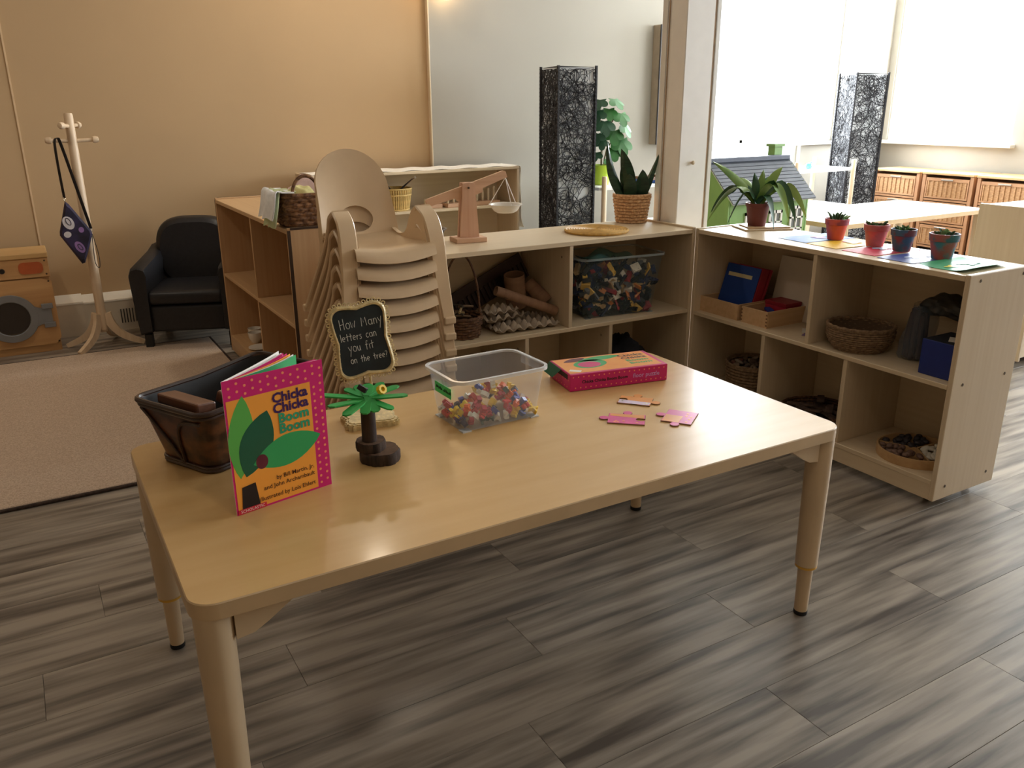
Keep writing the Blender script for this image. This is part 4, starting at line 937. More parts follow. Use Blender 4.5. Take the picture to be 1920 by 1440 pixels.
# painted flower pots with succulents
SUC = mat('succulent', (110, 146, 90), 0.5, var=0.15, rnd=0.1); SUC2 = mat('succulent_dark', (70, 104, 66), 0.5, var=0.15)
def flower_pot(label, c, rgb, rgb2, seed, s=1.0, tall=0.0, rim=None, z0=0.0035):
    o = thing('flower_pot', label, 'flower pot', (c[0], c[1], ZB+z0), 0, 'painted flower pots on the right shelf'); o.scale = (s, s, s)
    m1 = mat('potpaint_%d_%d_%d' % rgb, rgb, 0.6, scale=(26, 26, 26), rgb2=rgb2, contrast=(0.42, 0.58)); m2 = mat('potrim_%d_%d_%d' % rgb, rim or tuple(int(v*0.82) for v in rgb), 0.6, scale=(30, 30, 30), rgb2=rgb2, contrast=(0.45, 0.6))
    G().lathe([(0, 0), (0.029, 0), (0.039, 0.055), (0.030, 0.055)], 28, cap=False).build('pot', [m1], o)
    G().lathe([(0.039, 0.0555), (0.043, 0.056), (0.0445, 0.078), (0.040, 0.078), (0.038, 0.062), (0.036, 0.0556)], 28, cap=False).build('pot_rim', [m2], o)
    G().lathe([(0, 0.068), (0.0385, 0.068)], 20, cap=False).build('soil', [SOIL], o)
    r = random.Random(seed); gg = G()
    for k in range(16):
        a = r.uniform(0, 6.28); rr = r.uniform(0.0, 0.026); L = r.uniform(0.014, 0.026)+tall*(1-rr/0.03); lean = r.uniform(0, 0.6)+rr*12
        p = Vector((rr*math.cos(a), rr*math.sin(a), 0.066)); tip = p+Vector((math.cos(a)*lean*L, math.sin(a)*lean*L, L))
        blade(gg, p, tip, 0.0065, (0, 0, 0.002), a+1.57, th=0.003, cup=0.25, n=5, mi=r.randrange(2))
    gg.build('succulent', [SUC, SUC2], o)
flower_pot('small orange clay pot with a purple rim and a tall sprout, first in the row', (2.690, 2.145), (206, 96, 70), (198, 88, 84), 1, 1.0, 0.022, rim=(140, 70, 100))
flower_pot('coral pink painted clay pot, second in the row', (2.680, 1.962), (220, 110, 106), (190, 110, 110), 2, 1.0)
flower_pot('dark plum and teal painted clay pot, third in the row', (2.668, 1.843), (140, 70, 76), (66, 104, 126), 3, 0.98)
flower_pot('teal and red blotched clay pot nearest the shelf end', (2.640, 1.672), (74, 130, 150), (168, 92, 88), 4, 1.08)

# ------------------------------------------------------------------ inside the right maple shelf
ZS = 0.432
BOXW = wood('tray_birch', (214, 178, 136), (198, 160, 118), 'y', 0.5)
def open_tray(label, loc, rz, w, d, h, mt, group=None, dove=True):
    o = thing('wooden_tray', label, 'tray', loc, rz, group); t = 0.007
    G().box(-w/2, w/2, -d/2, d/2, 0, 0.006).build('tray_floor', [mt], o)
    for a in ((-w/2, w/2, -d/2, -d/2+t), (-w/2, w/2, d/2-t, d/2), (-w/2, -w/2+t, -d/2+t, d/2-t), (w/2-t, w/2, -d/2+t, d/2-t)):
        G().box(*a, 0.006, h, r=0.001).build('tray_side', [mt], o)
    if dove:
        g2 = G()
        for k in range(4):
            for sx in (-1, 1): g2.box(sx*(w/2-t/2)-t/2, sx*(w/2-t/2)+t/2, -d/2-0.0006, -d/2, 0.008+k*0.014, 0.014+k*0.014)
        g2.build('finger_joint', [mat('endgrain', (120, 84, 58), 0.7)], o)
    return o
# trays: local -y faces the room (world -x)
open_tray('left birch tray holding the blue and red folders', (2.608, 2.528, ZS), -PI/2, 0.222, 0.25, 0.066, BOXW, 'birch trays', False)
open_tray('right birch tray with finger joints holding the red box', (2.612, 2.330, ZS), -PI/2, 0.140, 0.25, 0.066, BOXW, 'birch trays')
BLU = mat('folder_blue', (20, 66, 150), 0.4, var=0.04); REDF = mat('folder_red', (176, 36, 58), 0.45, var=0.05)
def leaning(name, label, cat, y0, y1, x, z, h, th, lean, mats, grp=None, strip=False):
    o = thing(name, label, cat, (x, (y0+y1)/2, z), -PI/2, grp); w = y1-y0; M = T(rx=-lean)
    G().box(-w/2, w/2, 0, th, 0.0, h, M=M, r=0.001).build('cover', [mats[0]], o)
    if strip: G().box(-w/2+0.02, w/2-0.035, -0.001, -0.0002, h*0.74, h*0.82, M=M).build('title_strip', [mat('strip_cream', (220, 206, 160), 0.6)], o)
    if len(mats) > 1: G().box(-w/2+0.003, w/2-0.002, th*0.25, th*0.75, 0.003, h+0.001, M=M).build('pages', [mats[1]], o)
    return o
leaning('folder_box', 'blue folder with a cream title strip at the front of the left tray', 'folder', 2.435, 2.625, 2.560, ZS+0.007, 0.200, 0.004, 0.30, [BLU], None, True)
leaning('folder_box', 'thick red binder right behind the blue folder', 'folder', 2.432, 2.622, 2.566, ZS+0.007, 0.200, 0.040, 0.30, [REDF, mat('binder_inner', (206, 60, 84), 0.5)])
leaning('folder_box', 'thin red folder behind the thick red binder', 'folder', 2.430, 2.612, 2.612, ZS+0.007, 0.192, 0.012, 0.32, [REDF])
CREAM = mat('board_cream', (222, 212, 196), 0.6, var=0.02); DKB = mat('board_dark', (66, 58, 60), 0.6)
leaning('play_board', 'cream board leaning at the back of the left bay', 'board', 2.180, 2.440, 2.690, ZS+0.001, 0.250, 0.006, 0.20, [CREAM])
leaning('play_board', 'dark board leaning just behind the cream board', 'board', 2.168, 2.425, 2.698, ZS+0.001, 0.245, 0.012, 0.20, [DKB])
o = thing('red_box', 'small red lidded box sitting in the right birch tray', 'box', (2.655, 2.335, ZS+0.0062), -PI/2); G().box(-0.055, 0.055, -0.045, 0.045, 0, 0.058, r=0.002).build('box_body', [REDF], o); G().box(-0.057, 0.057, -0.047, 0.047, 0.0585, 0.074, r=0.002).build('lid', [mat('lid_red', (150, 26, 44), 0.45)], o)
rr_ = random.Random(4)
for k, (lab, c) in enumerate((('blue', (40, 60, 150)), ('purple', (96, 60, 140)), ('red', (170, 40, 60)), ('blue', (40, 60, 150)))):
    o = G().box(-0.03, 0.03, -0.012, 0.012, 0, 0.012, r=0.002).build('felt_strip', [mat('felt_'+lab, c, 0.9)]); o.location = (2.525+0.018*k, 2.325+0.012*(k % 2), ZS+0.0065+0.0125*k); o.rotation_euler = (0, 0, rr_.uniform(0.9, 1.9)); tag(o, '%s felt strip at the front of the right birch tray' % lab, 'felt', 'felt strips in the tray')
for k, (p, a) in enumerate((((2.56, 2.135), 0.3), ((2.62, 2.15), 1.0), ((2.60, 2.105), 0.7))):
    pass
o = G().box(-0.035, 0.035, -0.022, 0.022, 0, 0.0012).build('paper_scrap', [PAPER]); o.location = (2.60, 2.150, ZS+0.0005); o.rotation_euler = (0, 0, 0.7); tag(o, 'white paper scrap lying on the shelf beside the right birch tray', 'paper')
o = G().box(-0.03, 0.03, -0.015, 0.015, 0, 0.002).build('paper_scrap', [mat('scrap_print', (120, 96, 150), 0.6)]); o.location = (2.56, 2.115, ZS+0.0005); o.rotation_euler = (0, 0, 0.4); tag(o, 'printed paper scrap near the shelf edge in the left bay', 'paper')
# wicker bowl
WB = mat('wicker_tan', (150, 122, 92), 0.8, scale=(90, 90, 90), rgb2=(110, 86, 62), bump=0.4)
wbw = thing('wicker_bowl', 'empty oval woven bowl on the upper right shelf', 'bowl', (2.560, 1.885, ZS), math.radians(-55))
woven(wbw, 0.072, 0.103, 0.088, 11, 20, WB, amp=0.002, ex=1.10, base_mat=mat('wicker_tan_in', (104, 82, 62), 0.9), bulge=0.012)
G().tube([(0.104*1.10*math.cos(2*PI*i/40), 0.104*math.sin(2*PI*i/40), 0.09+0.0018*(1 if i % 2 else -1)) for i in range(40)], 0.0062, 7, closed=True).build('rim_braid', [WB], wbw)
# clear bag of sticks + blue box
BAGC = clear('bag_clear', (110, 124, 140), 0.16, 0.08); STK = mat('stick_bark', (96, 74, 62), 0.85, scale=(40, 40, 8), rgb2=(62, 48, 42))
bg_ = thing('stick_bag', 'clear plastic bag bundled around wooden sticks', 'bag', (2.615, 1.700, ZS))
def bagf(u, v):
    a = 2*PI*u; z = v*0.195; r = 0.062*(1-0.25*v)*(1+0.10*math.sin(3*a+v*5)+0.05*math.sin(8*a-v*9))*(1.0 if v > 0.04 else 0.8)
    return (r*math.cos(a)*1.0, r*math.sin(a)*0.85-0.02*v, z+0.006)
G().grid(bagf, 36, 14, cu=True, th=0.0006).build('bag_film', [BAGC], bg_)
def bagn(u, v):
    a = 2*PI*u; y = 0.01-v*0.20; k = 0.55+0.45*math.sin(PI*min(1, v*1.15)); w = 1+0.14*math.sin(3*a+v*9)+0.10*math.sin(7*a-v*13)
    return (0.035+0.050*k*w*math.cos(a), y, 0.185+0.015*math.sin(v*4)+0.038*k*w*math.sin(a))
G().grid(bagn, 30, 16, cu=True).build('bag_neck', [mat('bag_dark', (34, 40, 46), 0.4, scale=(18, 18, 18), rgb2=(70, 66, 56))], bg_)
rs_ = random.Random(2)
for k in range(9):
    a = 2*PI*k/9; x, y = 0.034*math.cos(a), 0.028*math.sin(a)
    o = G().tube([(0, 0, 0), (rs_.uniform(-.006, .006), rs_.uniform(-.006, .006), 0.07), (-x*0.3, -y*0.3, 0.15+rs_.uniform(0, .03))], 0.0095, 8).build('wooden_stick', [STK]); o.location = (2.615+x, 1.700+y, ZS+0.010); tag(o, 'dark bark stick upright inside the clear bag', 'stick', 'sticks in the clear bag')
bbx = thing('blue_box', 'plain blue box at the near end of the upper shelf', 'box', (2.565, 1.535, ZS), -PI/2)
G().box(-0.062, 0.062, -0.075, 0.075, 0, 0.118, r=0.002).build('box_body', [mat('box_blue', (24, 44, 120), 0.5, var=0.05)], bbx)
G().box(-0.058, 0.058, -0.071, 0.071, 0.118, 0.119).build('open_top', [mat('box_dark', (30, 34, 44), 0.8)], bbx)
o = G().box(-0.03, 0.03, -0.02, 0.02, 0, 0.0015).build('paper_scrap', [PAPER]); o.location = (2.55, 1.52, ZS+0.1195); o.rotation_euler = (0.04, 0, 0.5); tag(o, 'paper lying on top of the blue box', 'paper')
# lower bays
ZL = 0.10
SHELLM = [mat('shell_%d' % i, c, 0.6, var=0.1) for i, c in enumerate(((150, 128, 108), (112, 92, 80), (186, 170, 150), (96, 84, 80), (140, 90, 76)))]
def pebble(r, s, squash=0.55):
    b = bmesh.new(); bmesh.ops.create_icosphere(b, subdivisions=2, radius=r); rr = random.Random(s); k = [rr.uniform(0.7, 1.3) for _ in range(3)]
    for v in b.verts: v.co = Vector((v.co.x*k[0]*1.2, v.co.y*k[1], v.co.z*squash))
    return G().bm(b, 0, True)
rbk = thing('round_basket', 'round wicker basket of shells in the lower left bay', 'basket', (2.600, 2.415, ZL))
woven(rbk, 0.098, 0.112, 0.135, 10, 18, WB, amp=0.002, base_mat=WICKD)
G().tube([(0.113*math.cos(2*PI*i/32), 0.113*math.sin(2*PI*i/32), 0.137) for i in range(32)], 0.006, 7, closed=True).build('rim_braid', [WB], rbk)
pm = [[pebble(0.015, s).mesh('pebble', [SHELLM[i]]) for i in range(5)] for s in range(3)]
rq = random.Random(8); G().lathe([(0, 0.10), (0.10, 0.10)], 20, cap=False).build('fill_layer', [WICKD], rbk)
for k in range(46):
    a = rq.uniform(0, 6.28); q = 0.09*math.sqrt(rq.random()); o = bpy.data.objects.new('seashell', pm[k % 3][rq.randrange(5)]); COL.objects.link(o)
    o.location = (2.600+q*math.cos(a), 2.415+q*math.sin(a), ZL+0.112+rq.uniform(0, 0.014)); o.rotation_euler = (rq.uniform(-.8, .8), rq.uniform(-.8, .8), rq.uniform(0, 6)); tag(o, 'small brown shell in the round basket of the lower left bay', 'shell', 'shells in the round basket')
mbk = thing('flat_basket', 'flat wicker basket of bark in the lower middle bay', 'basket', (2.590, 2.055, ZL))
woven(mbk, 0.125, 0.140, 0.045, 4, 22, WICK, amp=0.002, base_mat=WICKD)
for k in range(16):
    a = rq.uniform(0, 6.28); q = 0.085*math.sqrt(rq.random()); o = G().box(-0.05, 0.05, -0.014, 0.014, 0, 0.008, r=0.002).build('bark_strip', [STK]); o.location = (2.590+q*math.cos(a), 2.055+q*math.sin(a), ZL+0.010+0.0028*k); o.rotation_euler = (rq.uniform(-.15, .15), rq.uniform(-.15, .15), rq.uniform(0, 6)); tag(o, 'strip of brown bark piled in the flat basket', 'bark', 'bark strips in the flat basket')
rt = thing('round_tray', 'round wooden tray of stones in the lower right bay', 'tray', (2.590, 1.620, ZL))
RTW = wood('tray_rim', (202, 166, 120), (186, 148, 104), 'x', 0.5)
G().lathe([(0, 0.0), (0.128, 0.0), (0.130, 0.004), (0.130, 0.034), (0.124, 0.034), (0.123, 0.006), (0, 0.006)], 44).build('tray_dish', [RTW], rt)
for a in (-0.1, 2.0, 4.1): G().box(0.0, 0.122, -0.003, 0.003, 0.006, 0.030, M=T(rz=a)).build('tray_divider', [RTW], rt)
STW = [mat('stone_white', (226, 220, 206), 0.6, var=0.05), mat('stone_brown', (122, 94, 82), 0.6, var=0.1), mat('stone_dark', (54, 50, 56), 0.6, var=0.1)]
sm = [pebble(0.0145, 30+i).mesh('stone', [STW[i]]) for i in range(3)]
for k in range(99):
    sec = k % 3; a = (-0.1, 2.0, 4.1)[sec]+rq.uniform(0.18, 1.9); q = 0.018+0.092*math.sqrt(rq.random()); ci = {0: 2, 1: 1, 2: 0}[sec]
    o = bpy.data.objects.new('pebble', sm[ci]); COL.objects.link(o); o.location = (2.590+q*math.cos(a), 1.620+q*math.sin(a), ZL+0.016+rq.uniform(0, 0.018)); o.rotation_euler = (rq.uniform(-.6, .6), rq.uniform(-.6, .6), rq.uniform(0, 6))
    tag(o, ('dark stone', 'brown stone', 'white pebble')[sec]+' in the round wooden tray', 'stone', ('dark stones', 'brown stones', 'white pebbles')[sec]+' in the round tray')
# ------------------------------------------------------------------ left side of the room
# toy washing machine
WM = wood('washer_birch', (210, 166, 114), (190, 144, 94), 'x', 0.45, fine=24); WMT = wood('washer_top', (218, 180, 124), (206, 166, 110), 'x', 0.45)
GRY = mat('door_grey', (128, 130, 134), 0.45, var=0.02); TER = mat('panel_orange', (190, 96, 52), 0.5, var=0.06); WDK = mat('washer_dark', (26, 22, 20), 0.5)
wm = thing('toy_washing_machine', 'wooden toy washing machine with a round grey door', 'toy washer', (-0.195, 5.12, 0.0))
WW = 0.283
G().box(-WW, WW-0.006, 0.015, 0.272, 0.0, 0.518, r=0.002).build('cabinet', [WM], wm)
G().box(-WW, WW+0.004, -0.006, 0.275, 0.5185, 0.545, r=0.003).build('top_board', [WMT], wm)
G().box(-WW, WW, 0.0, 0.0145, 0.415, 0.517, r=0.0015).build('control_panel', [WM], wm)
fp = G(); seg = 36; cxd, czd, Rd = 0.062, 0.205, 0.118   # front board with a round opening
ring = [(cxd+Rd*math.cos(2*PI*i/seg), czd+Rd*math.sin(2*PI*i/seg)) for i in range(seg)]
sq = []
for i in range(seg):
    a = 2*PI*i/seg; dx, dz = math.cos(a), math.sin(a); ts = []
    for lim, dd, c0 in ((WW if dx > 0 else -WW, dx, cxd), (0.408 if dz > 0 else 0.042, dz, czd)):
        if abs(dd) > 1e-6: ts.append((lim-c0)/dd)
    t = min(ts); sq.append((cxd+dx*t, czd+dz*t))
vs = [(x, 0.0, z) for x, z in ring]+[(x, 0.0, z) for x, z in sq]+[(x, 0.0145, z) for x, z in ring]
fp.add(vs, [(i, (i+1) % seg, seg+(i+1) % seg, seg+i) for i in range(seg)]+[(i, 2*seg+i, 2*seg+(i+1) % seg, (i+1) % seg) for i in range(seg)]).build('front_board', [WM], wm)
G().box(-WW, WW-0.012, 0.010, 0.0145, 0.0, 0.041, r=0.001).build('kick_board', [WM], wm)
MD = T(cxd, -0.002, czd, rx=PI/2)
G().lathe([(0.090, 0.0), (0.128, 0.0), (0.130, 0.006), (0.128, 0.012), (0.094, 0.012), (0.090, 0.008), (0.090, 0.0)], 40, cap=False, M=MD).build('door_ring', [GRY], wm)
G().prism([(0.116, -0.055), (0.14, -0.045), (0.195, -0.043), (0.195, 0.043), (0.14, 0.045), (0.116, 0.055)], 0.001, 0.011, M=MD).build('hinge_plate', [GRY], wm)
for z in (0.052, -0.052): G().box(0.150, 0.205, z-0.014, z+0.014, 0.004, 0.018, r=0.002, M=MD).build('hinge_block', [GRY], wm)
G().lathe([(0, 0.003), (0.090, 0.003)], 36, cap=False, M=MD).build('door_window', [clear('door_window', (60, 56, 54), 0.7, 0.12)], wm)
G().lathe([(0, -0.013), (0.089, -0.013)], 36, cap=False, M=MD).build('drum', [WDK], wm)
G().prism(rrect(0.115, 0.062, 0.024), 0.0, 0.005, M=T(0.197, 0.0, 0.468, rx=PI/2)).build('detergent_panel', [TER], wm)
for x in (0.062, -0.03): G().lathe([(0.0, 0.012), (0.012, 0.012), (0.014, 0.0)], 18, cap=False, M=T(x, 0, 0.462, rx=PI/2)).build('knob', [WDK], wm)
for x, z in ((0.266, 0.502), (0.266, 0.43), (0.268, 0.39), (0.268, 0.055)): G().lathe([(0.0, 0.0015), (0.005, 0.0)], 10, cap=False, M=T(x, -0.0002, z, rx=PI/2)).build('screw', [SCREW], wm)
# coat tree
CT = wood('coat_tree_wood', (226, 204, 176), (212, 186, 154), 'z', 0.42)
ct = thing('coat_tree', 'child size wooden coat tree with round pegs beside the toy washer', 'coat stand', (0.300, 5.07, 0.0))
G().lathe([(0.024, 0.10), (0.0245, 0.30), (0.0225, 1.245), (0.019, 1.254), (0, 1.255)], 20).build('pole', [CT], ct)
G().lathe([(0.0, 0.085), (0.018, 0.088), (0.0235, 0.0995)], 16, cap=False).build('pole_cap', [CT], ct)
def peg(z, a, L):
    G().lathe([(0.0105, 0.0), (0.0095, L-0.02), (0.017, L-0.016), (0.0185, L-0.004), (0.013, L+0.010), (0, L+0.013)], 14, M=T(0, 0, z, rz=a) @ Matrix.Rotation(PI/2-0.05, 4, 'Y') @ Matrix.Translation((0, 0, 0.02))).build('peg', [CT], ct)
peg(1.115, 0.0, 0.095); peg(1.115, PI, 0.095); peg(1.190, PI/2-0.6, 0.06); peg(1.190, -PI/2-0.6, 0.06)
for a in (-2.35, -0.30, 1.2, 2.75):
    prof = interp([(0.024, 0, 0.19), (0.045, 0, 0.13), (0.085, 0, 0.075), (0.14, 0, 0.04), (0.205, 0, 0.014)], 12)
    wd = [0.055, 0.05, 0.046, 0.044, 0.042, 0.040, 0.038, 0.036, 0.034, 0.03, 0.026, 0.022]; vs = []
    for i, p in enumerate(prof):
        t = (prof[min(i+1, 11)]-prof[max(i-1, 0)]).normalized(); nn = Vector((-t.z, 0, t.x))
        for s, h in ((-0.011, -1), (0.011, -1), (0.011, 1), (-0.011, 1)): vs.append(p+Vector((0, s, 0))+nn*h*wd[i]/2)
    mz = min(v[2] for v in vs); vs = [Vector((v[0], v[1], max(v[2], 0.0))) for v in vs]
    G().add(vs, [(4*i+q, 4*i+(q+1) % 4, 4*i+4+(q+1) % 4, 4*i+4+q) for i in range(11) for q in range(4)]+[(3, 2, 1, 0), (44, 45, 46, 47)], 0, False, T(rz=a)).build('leg', [CT], ct)
# patterned pouch hanging on the coat tree
PUR = mat('pouch_fabric', (52, 44, 82), 0.6, scale=(16, 16, 16), rgb2=(30, 28, 48)); STRP = mat('strap_black', (24, 22, 26), 0.6); MET = mat('clip_metal', (180, 170, 150), 0.3, metal=0.9); WPT = mat('pouch_white', (226, 222, 228), 0.6); VIO = mat('pouch_violet', (156, 122, 186), 0.6)
pu = thing('hanging_pouch', 'dark purple patterned pouch hanging by a black strap', 'bag', (0.228, 5.020, 1.128))
S = lambda x, z: (x-0.228, z-1.128)
out = [S(0.214, 0.815), S(0.23, 0.80), S(0.316, 0.655), S(0.318, 0.635), S(0.262, 0.488), S(0.246, 0.484), S(0.164, 0.640), S(0.166, 0.66)]
def outp(k): return [((x-0.012)*k+0.012, (z+0.478)*k-0.478) for x, z in out]
vs = [(x, -0.004, z) for x, z in outp(1.0)]+[(x, -0.020, z) for x, z in outp(0.86)]+[(x, 0.004, z) for x, z in outp(1.0)]+[(x, 0.018, z) for x, z in outp(0.86)]; n = 8
G().add(vs, [[n+i for i in range(n)][::1], [3*n+i for i in range(n)][::-1]]+[(i, (i+1) % n, n+(i+1) % n, n+i)[::-1] for i in range(n)]+[(i, 2*n+i, 2*n+(i+1) % n, (i+1) % n)[::-1] for i in range(n)]+[(2*n+i, 2*n+(i+1) % n, 3*n+(i+1) % n, 3*n+i) for i in range(n)], 0, True).build('pouch_body', [PUR], pu)
for nm, m, c, a, b, r in (('printed_patch', WPT, S(0.213, 0.705), 0.026, 0.036, 0.4), ('printed_patch', WPT, S(0.200, 0.645), 0.018, 0.016, 0.2), ('printed_patch', VIO, S(0.248, 0.575), 0.020, 0.034, 0.5), ('printed_patch', VIO, S(0.268, 0.665), 0.013, 0.015, 0)):
    G().add([(x, -0.0206, z) for x, z in ell(c[0], c[1], a, b, r, 18)], [list(range(18))]).build(nm, [m], pu)
G().tube([(x, -0.0209, z) for x, z in ell(*S(0.213, 0.712), 0.010, 0.020, 0.4, 12)], 0.002, 4, closed=True).build('printed_line', [PUR], pu)
G().tube([(x, -0.0209, z) for x, z in ell(*S(0.250, 0.575), 0.008, 0.018, 0.5, 12)], 0.002, 4, closed=True).build('printed_line', [PUR], pu)
pt = interp([(-0.013, 0, -0.295), (-0.016, -0.003, -0.15), (-0.014, 0.0, -0.02), (0.0, 0.02, 0.004), (0.014, 0.035, -0.02), (0.045, 0.02, -0.20), (0.088, 0.0, -0.462)], 30)
G().tube(pt, 0.0085, 6, flat=0.25).build('strap', [STRP], pu)
G().tube([(-0.013+0.004*math.cos(t), 0, -0.302+0.010*math.sin(t)) for t in [2*PI*i/10 for i in range(10)]], 0.0018, 5, closed=True).build('clip', [MET], pu)
G().tube([(0.089+0.004*math.cos(t), 0, -0.472+0.010*math.sin(t)) for t in [2*PI*i/10 for i in range(10)]], 0.0018, 5, closed=True).build('clip', [MET], pu)
G().tube(interp([(0.090, 0, -0.49), (0.105, 0, -0.60), (0.100, 0, -0.672), (0.082, 0, -0.64), (0.088, 0, -0.50)], 20), 0.004, 6, flat=0.5).build('wrist_loop', [STRP], pu)
# black armchair
LEA = mat('black_leather', (34, 34, 38), 0.42, scale=(60, 60, 60), var=0.1, bump=0.05, spec=0.4)
ac = thing('armchair', 'small black leather armchair between the coat tree and the honey shelf', 'armchair', (0.808, 5.045, 0.0), -0.36)
def soft(x0, x1, y0, y1, z0, z1, r): return G().box(x0, x1, y0, y1, z0, z1, r=r, seg=4, smooth=True)
AF, AB, AW = -0.28, 0.27, 0.275
soft(-AW+0.07, AW-0.07, AF+0.01, AB-0.06, 0.095, 0.245, 0.02).build('seat_base', [LEA], ac)
soft(-AW+0.072, AW-0.072, AF-0.005, AB-0.10, 0.248, 0.325, 0.028).build('seat_cushion', [LEA], ac)
for s in (-1, 1):
    xo, xi = s*AW, s*(AW-0.085)
    a = G(); prof = [(xo*0.93, 0.085), (xo*0.97, 0.20), (xo, 0.36), (xo*1.01, 0.42), (xo*0.96, 0.455), (s*(AW-0.045), 0.466), (xi*1.01, 0.452), (xi*0.97, 0.42), (xi, 0.36), (xi, 0.10)]
    n = len(prof); ys = (AF-0.012, AF, AB-0.14, AB-0.02); zs = (0, 0, 0.03, 0.05); vs = []
    for y, dz in zip(ys, zs):
        k = 0.94 if y == ys[0] else 1.0
        for x, z in prof: vs.append(((x-s*(AW-0.042))*k+s*(AW-0.042), y, 0.27+(z-0.27)*k+dz*max(0, (z-0.25)/0.2)))
    fs = [(j*n+i, j*n+(i+1) % n, (j+1)*n+(i+1) % n, (j+1)*n+i) for j in range(3) for i in range(n)]+[list(range(n))[::-1], [3*n+i for i in range(n)]]
    if s < 0: fs = [tuple(f)[::-1] for f in fs]
    a.add(vs, fs, 0, True).build('armrest', [LEA], ac)
    for y in (AF+0.035, AB-0.04): G().box(s*(AW-0.05)-0.02, s*(AW-0.05)+0.02, y-0.02, y+0.02, 0, 0.085, r=0.003).build('leg', [BLACK], ac)
def bk_(u, v):
    a = 2*PI*u; z0, z1 = 0.25, 0.655
    x = 0.225*math.copysign(abs(math.cos(a))**0.62, math.cos(a)); z = (z0+z1)/2+0.02+ (z1-z0)/2*math.copysign(abs(math.sin(a))**0.72, math.sin(a)); k = math.sin(PI*v)**0.4
    kk = 0.86+0.14*k
    return (x*kk, AB-0.15+0.14*v+0.05*(z-0.3), (z-0.45)*kk+0.45)
bkg = G().grid(bk_, 48, 9, cu=True); 
b0 = [bk_(i/48, 0.0) for i in range(48)]; b1 = [bk_(i/48, 1.0) for i in range(48)]
bkg.add(b0, [list(range(48))], 0, True); bkg.add(b1, [list(range(48))[::-1]], 0, True); bkg.build('backrest', [LEA], ac)
# cups and plates on the honey shelf
CHN = mat('china_white', (236, 232, 224), 0.2, var=0.02); CHB = mat('china_band', (40, 50, 90), 0.3)
def cup(label, p):
    o = thing('tea_cup', label, 'cup', p, rp.uniform(0, 6), 'tea cups on the honey shelf')
    G().lathe([(0, 0.0), (0.020, 0.0), (0.022, 0.004), (0.033, 0.028), (0.037, 0.056), (0.035, 0.056), (0.030, 0.028), (0.0, 0.006)], 24).build('cup_body', [CHN], o)
    G().tube([(0.035+0.016*math.sin(t), 0, 0.032+0.016*math.cos(t)) for t in [PI*i/10 for i in range(11)]], 0.0028, 6).build('handle', [CHN], o)
cup('white tea cup nearest the shelf front, with handle showing', (0.965, 4.345, 0.10)); cup('white tea cup half hidden behind the front cup', (0.985, 4.43, 0.10))
o = G().lathe([(0, 0.0), (0.03, 0.0), (0.058, 0.008), (0.058, 0.010), (0.03, 0.003), (0, 0.003)], 24).build('saucer', [CHN]); o.location = (0.955, 4.215, 0.1002); tag(o, 'white saucer beside the tea cups on the honey shelf', 'saucer')
for k in range(6):
    o = thing('small_plate', 'white plate with dark rim, %s in the pile on the honey shelf' % ['lowest', 'second from bottom', 'third from bottom', 'third from top', 'second from top', 'topmost'][k], 'plate', (0.985+0.006*(k // 3), 4.015+0.03*(k // 3), 0.4405+k*0.0115), 0, 'pile of small plates')
    G().lathe([(0, 0.0), (0.032, 0.0), (0.060, 0.007), (0.0605, 0.0095), (0.032, 0.003), (0, 0.003)], 28).build('plate_body', [CHN], o)
    G().lathe([(0.0602, 0.0072), (0.0612, 0.0072), (0.0612, 0.0094), (0.0604, 0.0094)], 28, cap=False).build('rim_band', [CHB], o)
# woven basket with towels on the honey shelf
ZC_ = 0.825
SGR = mat('seagrass', (150, 108, 70), 0.75, scale=(70, 70, 70), rgb2=(84, 54, 36), bump=0.5, rnd=0.12)
tbk = thing('towel_basket', 'dark seagrass basket with hoop handles full of towels', 'basket', (1.046, 3.375, ZC_+0.001), 0.0)
tw_, td_, th_ = 0.30, 0.20, 0.125
def tring(v, off=0.0): return rrect(tw_-0.02+0.02*v+2*off, td_-0.02+0.02*v+2*off, 0.04, 6)
G().prism(tring(0), 0.0, 0.006).build('base', [WICKD], tbk)
for k in range(7):
    v = (k+0.5)/7; o = tring(v); m = []; L = [0]
    for i in range(len(o)): L.append(L[-1]+math.dist(o[i], o[(i+1) % len(o)]))
    pts = []; N_ = 120
    for q in range(N_):
        d = L[-1]*q/N_; i = 0
        while L[i+1] < d: i += 1
        f = (d-L[i])/(L[i+1]-L[i]); a, b = o[i], o[(i+1) % len(o)]; x, y = a[0]+(b[0]-a[0])*f, a[1]+(b[1]-a[1])*f
        w = 1+0.022*math.sin(q*2*PI/6+PI*k); pts.append((x*w, y*w, 0.008+v*th_))
    G().tube(pts, th_/7*0.62, 6, closed=True).build('weave', [SGR], tbk)
G().grid(lambda u, v: (lambda oo: (*oo[int(round(u*len(oo))) % len(oo)], 0.006+v*th_))(tring(v, -0.006)), len(tring(0)), 2, cu=True).build('inner_wall', [WICKD], tbk)
G().tube([(-tw_/2+0.03+0.075*(1-math.cos(t))*0.72, -td_/2+0.004, th_+0.075*math.sin(t)) for t in [PI*i/16 for i in range(17)]], 0.007, 7).build('handle', [SGR], tbk)
def cloth(label, fn, nu, nv, rgb, name='towel'):
    o = G().grid(fn, nu, nv, th=0.004).build(name, [mat('towel_%d_%d_%d' % rgb, rgb, 0.95, var=0.04, scale=(40, 40, 40), bump=0.3)]); tag(o, label, 'towel', 'towels in the seagrass basket'); return o
TB = Vector((1.046, 3.375, ZC_))
